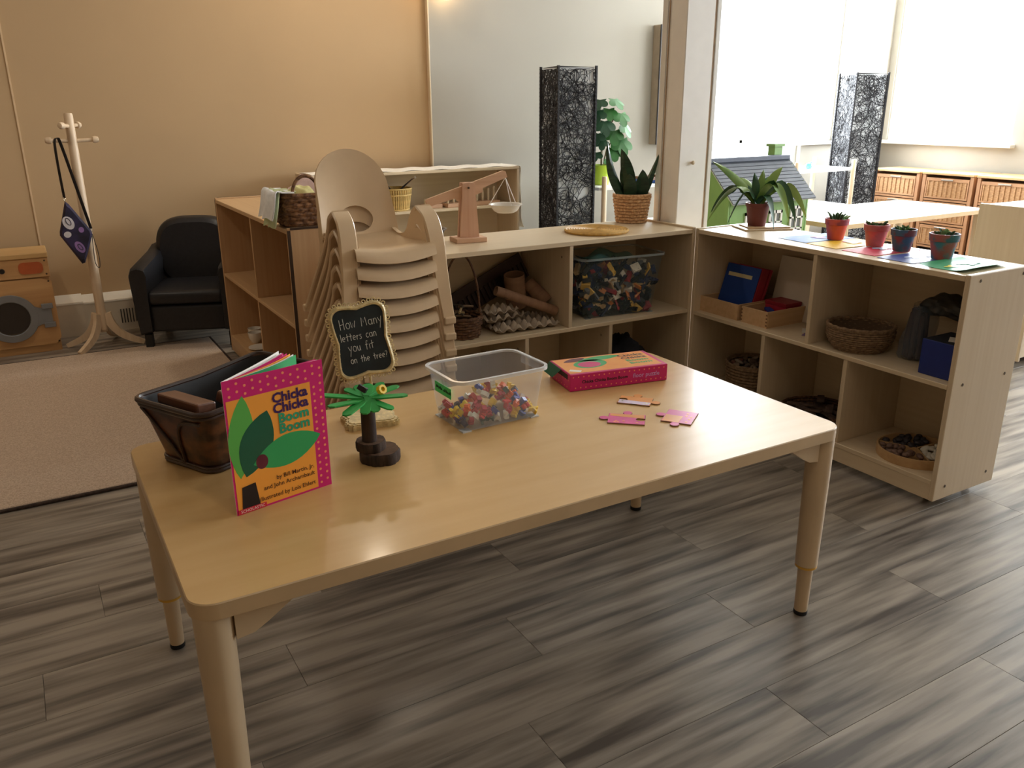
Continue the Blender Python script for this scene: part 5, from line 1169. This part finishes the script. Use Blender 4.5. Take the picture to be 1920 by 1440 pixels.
def drape(x0, w, drop, lift, ph):
    def fn(u, v):
        # from inside the basket over its left rim and down past the shelf edge
        s = -0.06+v*(0.10+drop); y = (u-0.5)*w+0.012*math.sin(v*6+ph)
        if s < 0: x, z = -tw_/2+0.05*(-s/0.06), th_+0.015-lift*0.2
        elif s < 0.05:
            a = s/0.05*PI/2; x, z = -tw_/2-0.012-0.02*math.sin(a), th_+0.022*math.cos(a)
        else: x, z = -tw_/2-0.034-0.02*(s-0.05)/max(drop, 0.05), th_-(s-0.05)
        return (TB.x+x0+x+0.008*math.sin(u*9+ph)*min(1, v*2), TB.y+y-0.02, TB.z+max(z, -0.2 if x+TB.x < 0.88 else 0.004)+0.004*math.sin(u*14+v*3))
    return fn
cloth('white towel draped over the left rim of the seagrass basket', drape(-0.016, 0.20, 0.095, 0.0, 0.3), 18, 16, (244, 245, 247))
cloth('pale green towel hanging below the white one over the shelf edge', drape(0.002, 0.13, 0.130, 0.0, 1.2), 16, 18, (206, 216, 172))
def puff(cx, cy, cz, w, d, h, ph):
    return lambda u, v: (TB.x+cx+(u-.5)*w, TB.y+cy+(v-.5)*d, TB.z+cz+h*math.sin(PI*u)*math.sin(PI*v)+0.010*math.sin(u*13+ph)*math.sin(v*9+ph))
cloth('pink towel puffed up inside the seagrass basket', puff(-0.02, 0.03, th_-0.005, 0.17, 0.14, 0.075, 0), 16, 14, (236, 206, 204))
cloth('light blue towel puffed up at the back of the seagrass basket', puff(0.07, 0.0, th_-0.006, 0.16, 0.15, 0.080, 2), 16, 14, (206, 218, 232))
cloth('yellow towel tucked at the front of the seagrass basket', puff(-0.07, -0.03, th_-0.008, 0.14, 0.11, 0.045, 4), 14, 12, (224, 214, 150))
# ------------------------------------------------------------------ far shelf against the tan wall
DY, DZ = 5.12, 0.875
ds = thing('far_shelf', 'low wooden shelf against the far wall under a white runner', 'shelf', (1.56, DY, 0.0))
DL = 1.49; t = 0.018
for x in (0, DL-t): G().box(x, x+t, 0, 0.30, 0.0, DZ-0.0185, r=0.002).build('side_panel', [MAPLEZ], ds)
G().box(0, DL, 0, 0.30, DZ-0.018, DZ, r=0.002).build('top_board', [MAPLE], ds)
for z in (0.62, 0.33, 0.06): G().box(t, DL-t, 0.002, 0.29, z-0.016, z, r=0.001).build('shelf_board', [MAPLE], ds)
G().box(t, DL-t, 0.291, 0.299, 0.05, DZ-0.018).build('back_panel', [MAPLE], ds)
RUN = mat('runner_cloth', (238, 232, 222), 0.9, var=0.03, scale=(50, 50, 50), bump=0.2)
def runf(u, v):
    s = u*2.0; y = DY+0.012+v*0.26+0.006*math.sin(u*40)*(1 if v < 0.3 else 0.3)
    if s < 1.5: return (1.58+s*0.985, y, DZ+0.0045+0.003*math.sin(s*30+v*3))
    a = min(1, (s-1.5)/0.03)
    return (3.0575+0.012*a+(0.03*max(0, (s-1.85)/0.15)**2), y, DZ+0.004-0.43*max(0, (s-1.51))/0.49)
o = G().grid(runf, 90, 8, th=0.003).build('table_runner', [RUN]); tag(o, 'white cloth runner lying along the far shelf and hanging off its end', 'runner')
YEL = mat('willow_yellow', (216, 184, 116), 0.7, var=0.1, scale=(60, 60, 60))
yb_ = thing('willow_basket', 'pale yellow willow basket on the far shelf', 'basket', (2.165, 5.255, 0.62))
def staked(par, r0, r1, h, n, mt):
    me = G().tube([(r0, 0, 0.003), (r1, 0, h)], 0.0058, 6).mesh('stake', [mt])
    for i in range(n):
        o = bpy.data.objects.new('stake', me); COL.objects.link(o); o.parent = par; o.rotation_euler = (0, 0, 2*PI*i/n)
    for z, r in ((0.006, r0), (h*0.72, r0+(r1-r0)*0.72), (h, r1)): G().tube([(r*1.02*math.cos(2*PI*i/36), r*1.02*math.sin(2*PI*i/36), z) for i in range(36)], 0.006, 6, closed=True).build('band', [mt], par)
    G().lathe([(0, 0.003), (r0-0.005, 0.003), (r1-0.007, h)], 28, cap=False).build('inner_wall', [mt], par)
staked(yb_, 0.092, 0.112, 0.140, 44, YEL)
for k, (lab, a, L, c) in enumerate((('dark feather sticking up from the willow basket', 0.9, 0.16, (50, 40, 36)), ('brown stem with a pale bud sticking out of the willow basket', 0.3, 0.18, (150, 110, 80)), ('dark seed pod lying in the willow basket', 2.4, 0.10, (66, 50, 42)))):
    p0 = Vector((2.165, 5.25, 0.72)); d = Vector((math.cos(a), -0.1, 0.5+0.2*k)).normalized()
    o = thing('dried_stem', lab, 'stem', p0); G().tube([(0, 0, 0), tuple(d*L*0.5), tuple(d*L)], [0.004, 0.006, 0.002] if k != 1 else 0.003, 6).build('stalk', [mat('stem_%d' % k, c, 0.8)], o)
    if k == 1: G().lathe([(0, -0.012), (0.010, 0), (0, 0.012)], 8, M=T(*(d*L))).build('bud', [PAPER], o)
def peg_board(label, x, w, y, n, hs):
    o = thing('peg_board', label, 'peg board', (x, y, 0.62), 0.06, 'peg boards on the far shelf')
    G().box(-w/2, w/2, -0.045, 0.045, 0, 0.026, r=0.002).build('base', [BALX], o)
    for i in range(n): G().lathe([(0.0085, 0.026), (0.0085, 0.026+hs[i % len(hs)]), (0.005, 0.03+hs[i % len(hs)]), (0, 0.031+hs[i % len(hs)])], 10, M=T(-w/2+w*(i+0.5)/n, 0.0, 0)).build('dowel', [MAPLEZ], o)
peg_board('long peg board with upright wooden dowels on the far shelf', 2.720, 0.42, 5.22, 9, (0.06, 0.07, 0.08, 0.09, 0.10))
peg_board('short peg board next to the willow basket', 2.420, 0.13, 5.235, 3, (0.03, 0.035))

# ------------------------------------------------------------------ tall black wicker floor lamps
INKW = mat('lamp_wicker', (24, 22, 28), 0.6, var=0.1); LINER = clear('lamp_liner', (228, 230, 232), 0.62, 0.8)
def lamp(label, loc, rz, s=0.27, h=1.515, seed=0):
    o = thing('floor_lamp', label, 'floor lamp', loc, rz, 'black wicker floor lamps'); r = random.Random(seed); a = s/2
    G().box(-a, a, -a, a, 0, 0.02).build('base', [INKW], o)
    G().box(-a+0.012, a-0.012, -a+0.012, a-0.012, 0.021, h-0.01).build('paper_liner', [LINER], o)
    for i, (x, y) in enumerate(((-a, -a), (a, -a), (a, a), (-a, a))):
        p = G().box(x-0.007, x+0.007, y-0.007, y+0.007, 0.0, h).build('corner_post', [INKW], o)
        w = G()
        for k in range(int(h/0.024)): w.lathe([(0.0085, -0.008), (0.0115, 0.0), (0.0085, 0.008)], 6, smooth=True, M=T(x, y, 0.012+k*0.024), cap=False)
        w.build('cane_wrap', [INKW], p)
    for z in (0.03, 0.50, 0.755, 1.01, 1.26, h-0.008):
        G().tube([(-a, -a, z), (a, -a, z), (a, a, z), (-a, a, z)], 0.006 if z > h-0.1 or z < 0.1 else 0.0035, 6, closed=True, smooth=False).build('cross_rail', [INKW], o)
    for f in range(4):
        gg = G(); M = Matrix.Rotation(f*PI/2, 4, 'Z') @ Matrix.Translation((0, -a+0.002, 0))
        for q in range(190):   # scribbled vine strands
            x, z = r.uniform(-a, a), r.uniform(0.03, h-0.03); an = r.uniform(0, 6.28); pts = []
            cv = r.uniform(-22, 22)
            for st in range(34):
                pts.append((x, r.uniform(-0.002, 0.002), z)); an += cv*0.02+r.uniform(-0.35, 0.35); cv += r.uniform(-7, 7); cv = max(-26, min(26, cv))
                x += 0.017*math.cos(an); z += 0.017*math.sin(an)
                if x < -a+0.006: x = -a+0.006; an = PI-an
                if x > a-0.006: x = a-0.006; an = PI-an
                if z < 0.03: z = 0.03; an = -an
                if z > h-0.02: z = h-0.02; an = -an
            gg.tube(pts, 0.0023, 3, M=M, smooth=False)
        gg.build('vine_weave', [INKW], o)
    return o
lamp('tall black wicker floor lamp beside the leafy plant in the green pot', (3.245, 4.82, 0), math.radians(-8), seed=1)
lamp('tall black wicker floor lamp standing in the bright window corner', (6.33, 4.95, 0), math.radians(-22), s=0.28, seed=2)

# ------------------------------------------------------------------ white dowel shelves by the far wall
LAM = mat('white_laminate', (240, 240, 238), 0.3, var=0.01)
def dowel_shelf(label, loc, w, d, zs, hp):
    o = thing('dowel_shelf', label, 'shelf', loc, 0, 'white dowel shelves')
    for z in zs: G().box(0, w, 0, d, z-0.022, z, r=0.003).build('shelf_board', [LAM], o)
    for x in (0.03, w-0.03):
        for y in (-0.02, d+0.02):
            G().lathe([(0.0185, 0.0), (0.0185, hp-0.01), (0.015, hp), (0, hp+0.001)], 14, M=T(x, y, 0)).build('post', [CT], o)
    return o
dowel_shelf('white shelf with round wooden posts holding the green potted plant', (3.43, 4.70, 0), 0.95, 0.36, (0.742, 0.45, 0.15), 0.815)
dowel_shelf('white shelf with round wooden posts in front of the window lamp', (5.20, 4.62, 0), 0.72, 0.36, (0.778, 0.485, 0.18), 0.845)
gp_ = thing('fig_plant', 'green lobed leaf plant in a lime green pot on the white shelf', 'plant', (3.575, 4.88, 0.743))
LIME = mat('pot_lime', (178, 206, 60), 0.35, var=0.02)
G().lathe([(0, 0), (0.055, 0), (0.076, 0.128), (0.080, 0.128), (0.080, 0.134), (0.070, 0.134), (0.066, 0.11), (0, 0.11)], 28).build('pot', [LIME], gp_)
G().lathe([(0, 0.116), (0.066, 0.116)], 20, cap=False).build('soil', [SOIL], gp_)
STM = mat('plant_stem', (96, 84, 56), 0.7); FIG = mat('fig_leaf', (52, 112, 50), 0.5, var=0.15, scale=(12, 12, 12)); FIGD = mat('fig_leaf_dark', (32, 74, 46), 0.5, var=0.1, scale=(12, 12, 12))
st = [[(0, 0, 0.11), (0.0, 0, 0.25), (0.03, 0, 0.34), (0.09, -0.01, 0.44)], [(0, 0, 0.12), (0.01, 0.01, 0.30), (-0.02, 0, 0.42), (-0.02, 0.0, 0.54)], [(0.02, 0, 0.14), (0.05, 0, 0.25), (0.10, -0.02, 0.30)]]
for s_ in st: G().tube(interp(s_, 10), 0.005, 6).build('stem', [STM], gp_)
def lobed(size, k=5):
    pts = [(0, 0)]
    for i in range(41):
        a = -2.3+4.6*i/40; rr = size*(0.62+0.38*abs(math.cos(a*k/2*0.95))**0.8)*(1-0.18*abs(a)/2.3); pts.append((rr*math.cos(a)+size*0.25, rr*math.sin(a)))
    return pts
def fig(p, size, rz, tilt, m):
    pts = lobed(size); vs = [(x, y, -0.25*(y*y)/size-0.15*x*x/size) for x, y in pts]; n_ = len(vs)
    vs2 = [(x, y, z-0.0012) for x, y, z in vs]
    G().add(vs+vs2, [(0, i, i+1) for i in range(1, n_-1)]+[(n_, n_+i+1, n_+i) for i in range(1, n_-1)]+[(i, n_+i, n_+i+1, i+1) for i in range(1, n_-1)], 0, True, T(*p, rz=rz) @ Matrix.Rotation(tilt, 4, 'Y')).build('leaf', [m], gp_)
for px, pz, s_, rz, tl, m in ((-0.040, 0.565, 0.075, -2.6, 0.7, FIGD), (0.085, 0.570, 0.08, -1.4, 0.6, FIG), (-0.058, 0.495, 0.078, -2.4, 0.9, FIGD), (0.005, 0.425, 0.09, -2.0, 1.0, FIGD), (-0.05, 0.345, 0.07, -2.6, 0.9, FIGD), (0.145, 0.475, 0.08, -1.6, 0.9, FIG), (0.175, 0.405, 0.085, -1.2, 0.9, FIG), (0.085, 0.36, 0.085, -2.0, 1.0, FIG), (0.155, 0.30, 0.10, -1.7, 1.0, FIG), (0.095, 0.24, 0.075, -2.0, 1.0, FIG), (-0.058, 0.22, 0.06, -2.6, 0.8, FIGD), (0.04, 0.17, 0.05, -1.5, 0.7, FIG), (-0.013, 0.30, 0.06, -2.2, 0.9, FIGD), (0.04, 0.505, 0.07, -2.0, 0.9, FIG)):
    fig((px, -0.02, pz), s_, rz, tl, m)
for lab, w, d, h, p, c in (('flat blue tray on the white shelf behind the snake plant', 0.26, 0.20, 0.02, (4.06, 4.84, 0.743), (40, 84, 170)), ('flat brown tray stacked on the blue tray', 0.22, 0.18, 0.018, (4.03, 4.85, 0.7635), (120, 84, 60))):
    o = thing('flat_tray', lab, 'tray', p, 0.15); m = mat('tray_%d_%d_%d' % c, c, 0.45); G().box(-w/2, w/2, -d/2, d/2, 0, 0.004).build('tray_floor', [m], o)
    for a in ((-w/2, w/2, -d/2, -d/2+0.008), (-w/2, w/2, d/2-0.008, d/2), (-w/2, -w/2+0.008, -d/2+0.008, d/2-0.008), (w/2-0.008, w/2, -d/2+0.008, d/2-0.008)): G().box(*a, 0.004, h).build('tray_side', [m], o)
gb = thing('glass_figure', 'small light blue glass ornament on the window shelf', 'ornament', (5.50, 4.72, 0.779))
BLG = mat('blue_glass', (110, 200, 220), 0.15)
G().lathe([(0, 0), (0.022, 0.002), (0.030, 0.022), (0.020, 0.042), (0, 0.048)], 16).build('body', [BLG], gb); G().lathe([(0, 0), (0.014, 0.012), (0, 0.026)], 12, M=T(0.026, 0, 0.03)).build('head', [BLG], gb)

# ------------------------------------------------------------------ green doll house on a low bench
bn_ = thing('low_bench', 'low pale bench carrying the green doll house', 'bench', (3.56, 3.48, 0.0))
G().box(-0.37, 0.37, -0.22, 0.22, 0.385, 0.405, r=0.003).build('bench_top', [MAPLE], bn_)
for sx in (-1, 1):
    for sy in (-1, 1): G().box(sx*0.34-0.02, sx*0.34+0.02, sy*0.19-0.02, sy*0.19+0.02, 0, 0.3845).build('leg', [MAPLEZ], bn_)
GRN = mat('house_green', (132, 172, 98), 0.5, var=0.03); SLT = mat('roof_slate', (104, 110, 120), 0.55, var=0.05); SLL = mat('roof_ridge', (86, 94, 112), 0.5); SLE = mat('roof_light', (176, 178, 182), 0.55)
dh = thing('doll_house', 'green wooden doll house with a grey slatted roof and white windows', 'doll house', (3.56, 3.48, 0.4055))
hw, hd_, we, rg = 0.300, 0.185, 0.405, 0.565
G().box(-hw+0.01, hw-0.01, -hd_, -hd_+0.012, 0, we).build('front_wall', [GRN], dh)
G().box(-hw+0.01, hw-0.01, hd_-0.012, hd_, 0, we).build('rear_wall', [GRN], dh)
G().box(-hw, hw, -hd_, hd_, -0.0002, 0.008).build('base_board', [GRN], dh)
for s in (-1, 1):
    x = s*hw; pts = [(-hd_, 0), (hd_, 0), (hd_, we), (0.0, rg), (-hd_, we)]
    G().add([(x-0.006, y, z) for y, z in pts]+[(x+0.006, y, z) for y, z in pts], [[0, 1, 2, 3, 4][::-1], [5, 6, 7, 8, 9]]+[(i, (i+1) % 5, 5+(i+1) % 5, 5+i) for i in range(5)]).build('gable_wall', [GRN], dh)
    for sy in (-1, 1): G().tube([(x*1.03, sy*(hd_+0.035), we-0.035), (x*1.03, 0, rg+0.012)], 0.007, 4, smooth=False).build('barge_board', [mat('trim_green', (176, 204, 130), 0.5)], dh)
for sy in (-1, 1):
    e = Vector((0, sy*(hd_+0.04), we-0.04)); r_ = Vector((0, 0, rg+0.008)); d = (r_-e); L = d.length; d.normalize(); nrm = Vector((0, sy*d.z, abs(d.y)))
    roof = G().add([(x, e.y, e.z) for x in (-hw-0.015, hw+0.015)]+[(x, r_.y, r_.z) for x in (hw+0.015, -hw-0.015)]+[(x, e.y+nrm.y*.005, e.z+nrm.z*.005) for x in (-hw-0.015, hw+0.015)]+[(x, r_.y+nrm.y*.005, r_.z+nrm.z*.005) for x in (hw+0.015, -hw-0.015)], [(3,2,1,0),(4,5,6,7),(0,1,5,4),(1,2,6,5),(2,3,7,6),(3,0,4,7)]).build('roof_panel', [SLE], dh)
    ns = 12
    sl = G().box(-hw-0.015, hw+0.015, -0.0105, 0.0105, 0, 0.005).mesh('slat', [SLT])
    for k in range(ns):
        o = bpy.data.objects.new('slat', sl); COL.objects.link(o); o.parent = roof
        p = e+d*(L*(k+0.5)/ns)+nrm*0.0052; an = math.atan2(d.z, d.y); o.location = p; o.rotation_euler = (an if sy < 0 else an, 0, 0)
        if sy > 0: o.rotation_euler = (an-PI, 0, 0)
G().box(-hw-0.018, hw+0.005, -0.03, 0.03, rg+0.004, rg+0.03, r=0.004).build('ridge_cap', [SLL], dh)
G().box(hw-0.075, hw-0.015, 0.02, 0.07, rg-0.05, rg+0.075).box(hw-0.085, hw-0.005, 0.012, 0.078, rg+0.075, rg+0.09).build('chimney', [GRN], dh)
for cx, cz, w, h in ((0.215, 0.235, 0.10, 0.19), (0.05, 0.22, 0.10, 0.19), (-0.13, 0.22, 0.10, 0.19)):
    wf_ = G(); 
    for a in ((-w/2, -w/2+0.012, -h/2, h/2), (w/2-0.012, w/2, -h/2, h/2), (-w/2, w/2, -h/2, -h/2+0.012), (-w/2, w/2, h/2-0.016, h/2), (-0.005, 0.005, -h/2, h/2), (-w/2, w/2, -0.035, -0.026), (-w/2, w/2, 0.026, 0.035)): wf_.box(cx+a[0], cx+a[1], -hd_-0.008, -hd_-0.0005, cz+a[2], cz+a[3])
    wo = wf_.build('window_frame', [WHITE], dh)
    pmn = G().box(-0.014, 0.014, 0, 0.001, -0.022, 0.022).mesh('pane', [mat('pane_grey', (120, 126, 130), 0.2)])
    for ix in (-1, 1):
        for iz in (-1, 0, 1):
            o = bpy.data.objects.new('pane', pmn); COL.objects.link(o); o.parent = wo; o.location = (cx+ix*0.0215, -hd_-0.0016, cz+iz*0.059)

# ------------------------------------------------------------------ bright table, wicker drawers
ft = thing('white_table', 'bright white topped table in front of the wicker drawers', 'table', (5.33, 3.94, 0))
WTOP = mat('table_white', (236, 232, 224), 0.22, var=0.01)
table_top(G(), 1.60, 0.74, 0.537, 0.030, 0.05).build('tabletop', [WTOP, TABLEEDGE], ft)
for sx in (-1, 1):
    for sy in (-1, 1): G().lathe([(0.017, 0.0), (0.019, 0.15), (0.030, 0.15), (0.035, 0.5065)], 18, M=T(sx*0.755, sy*0.325, 0)).build('leg', [LEGM], ft)
FRM = wood('drawer_frame', (188, 140, 102), (168, 120, 84), 'z', 0.5); FRMX = wood('drawer_frame_x', (192, 146, 106), (172, 124, 86), 'y', 0.5); WKR = mat('drawer_wicker', (204, 162, 116), 0.7, scale=(8, 40, 160), rgb2=(162, 116, 78), bump=0.5, contrast=(0.3, 0.7)); TOPW = wood('drawer_top', (216, 176, 126), (200, 158, 108), 'y', 0.35); NKL = mat('pull_metal', (190, 180, 170), 0.3, metal=0.8)
def tower(label, yc, w=0.47):
    o = thing('wicker_drawer_cabinet', label, 'cabinet', (6.93, yc, 0), 0, 'wicker drawer cabinets by the window'); D = 0.37; H = 0.70; p = 0.032
    for sy in (-1, 1):
        for x in (0, D-p): G().box(x, x+p, sy*w/2-(p if sy > 0 else 0), sy*w/2+(0 if sy > 0 else p), 0, H-0.0205, r=0.002).build('post', [FRM], o)
        G().box(p, D-p, sy*(w/2-p/2)-0.004, sy*(w/2-p/2)+0.004, 0.05, H-0.03).build('side_panel', [FRM], o)
    G().box(-0.008, D, -w/2-0.004, w/2+0.004, H-0.02, H, r=0.003).build('top_board', [TOPW], o)
    dz = (H-0.02-0.07)/3
    for k in range(3):
        z = 0.07+k*dz
        G().box(0.004, 0.024, -w/2+p, w/2-p, z-0.018, z, r=0.001).build('rail', [FRMX], o)
        d = G().box(0.006, 0.30, -w/2+p+0.006, w/2-p-0.006, z+0.006, z+dz-0.026, r=0.004).build('drawer', [WKR], o)
        G().box(0.0, 0.0055, -w/2+p+0.006, w/2-p-0.006, z+dz-0.052, z+dz-0.026).build('top_rail', [FRMX], d)
        for sy in (-1, 1): G().box(0.0, 0.0055, sy*(w/2-p-0.012)-0.006, sy*(w/2-p-0.012)+0.006, z+0.006, z+dz-0.0525).build('edge_rail', [FRMX], d)
        G().box(0.0, 0.0055, -w/2+p+0.019, w/2-p-0.019, z+0.006, z+0.020).build('bottom_rail', [FRMX], d)
        for q in range(9):
            yq = -w/2+p+0.03+q*(w-2*p-0.06)/8; G().tube([(0.005, yq, z+0.021), (0.005, yq, z+dz-0.053)], 0.008, 6).build('reed', [WKR], d)
        G().box(-0.008, -0.0005, -0.055, 0.055, z+dz-0.046, z+dz-0.034, r=0.002).build('pull', [NKL], d)
tower('wicker drawer cabinet nearest the window corner', 4.945); tower('wicker drawer cabinet in the middle of the three', 4.445); tower('wicker drawer cabinet cut off by the right edge', 3.945)
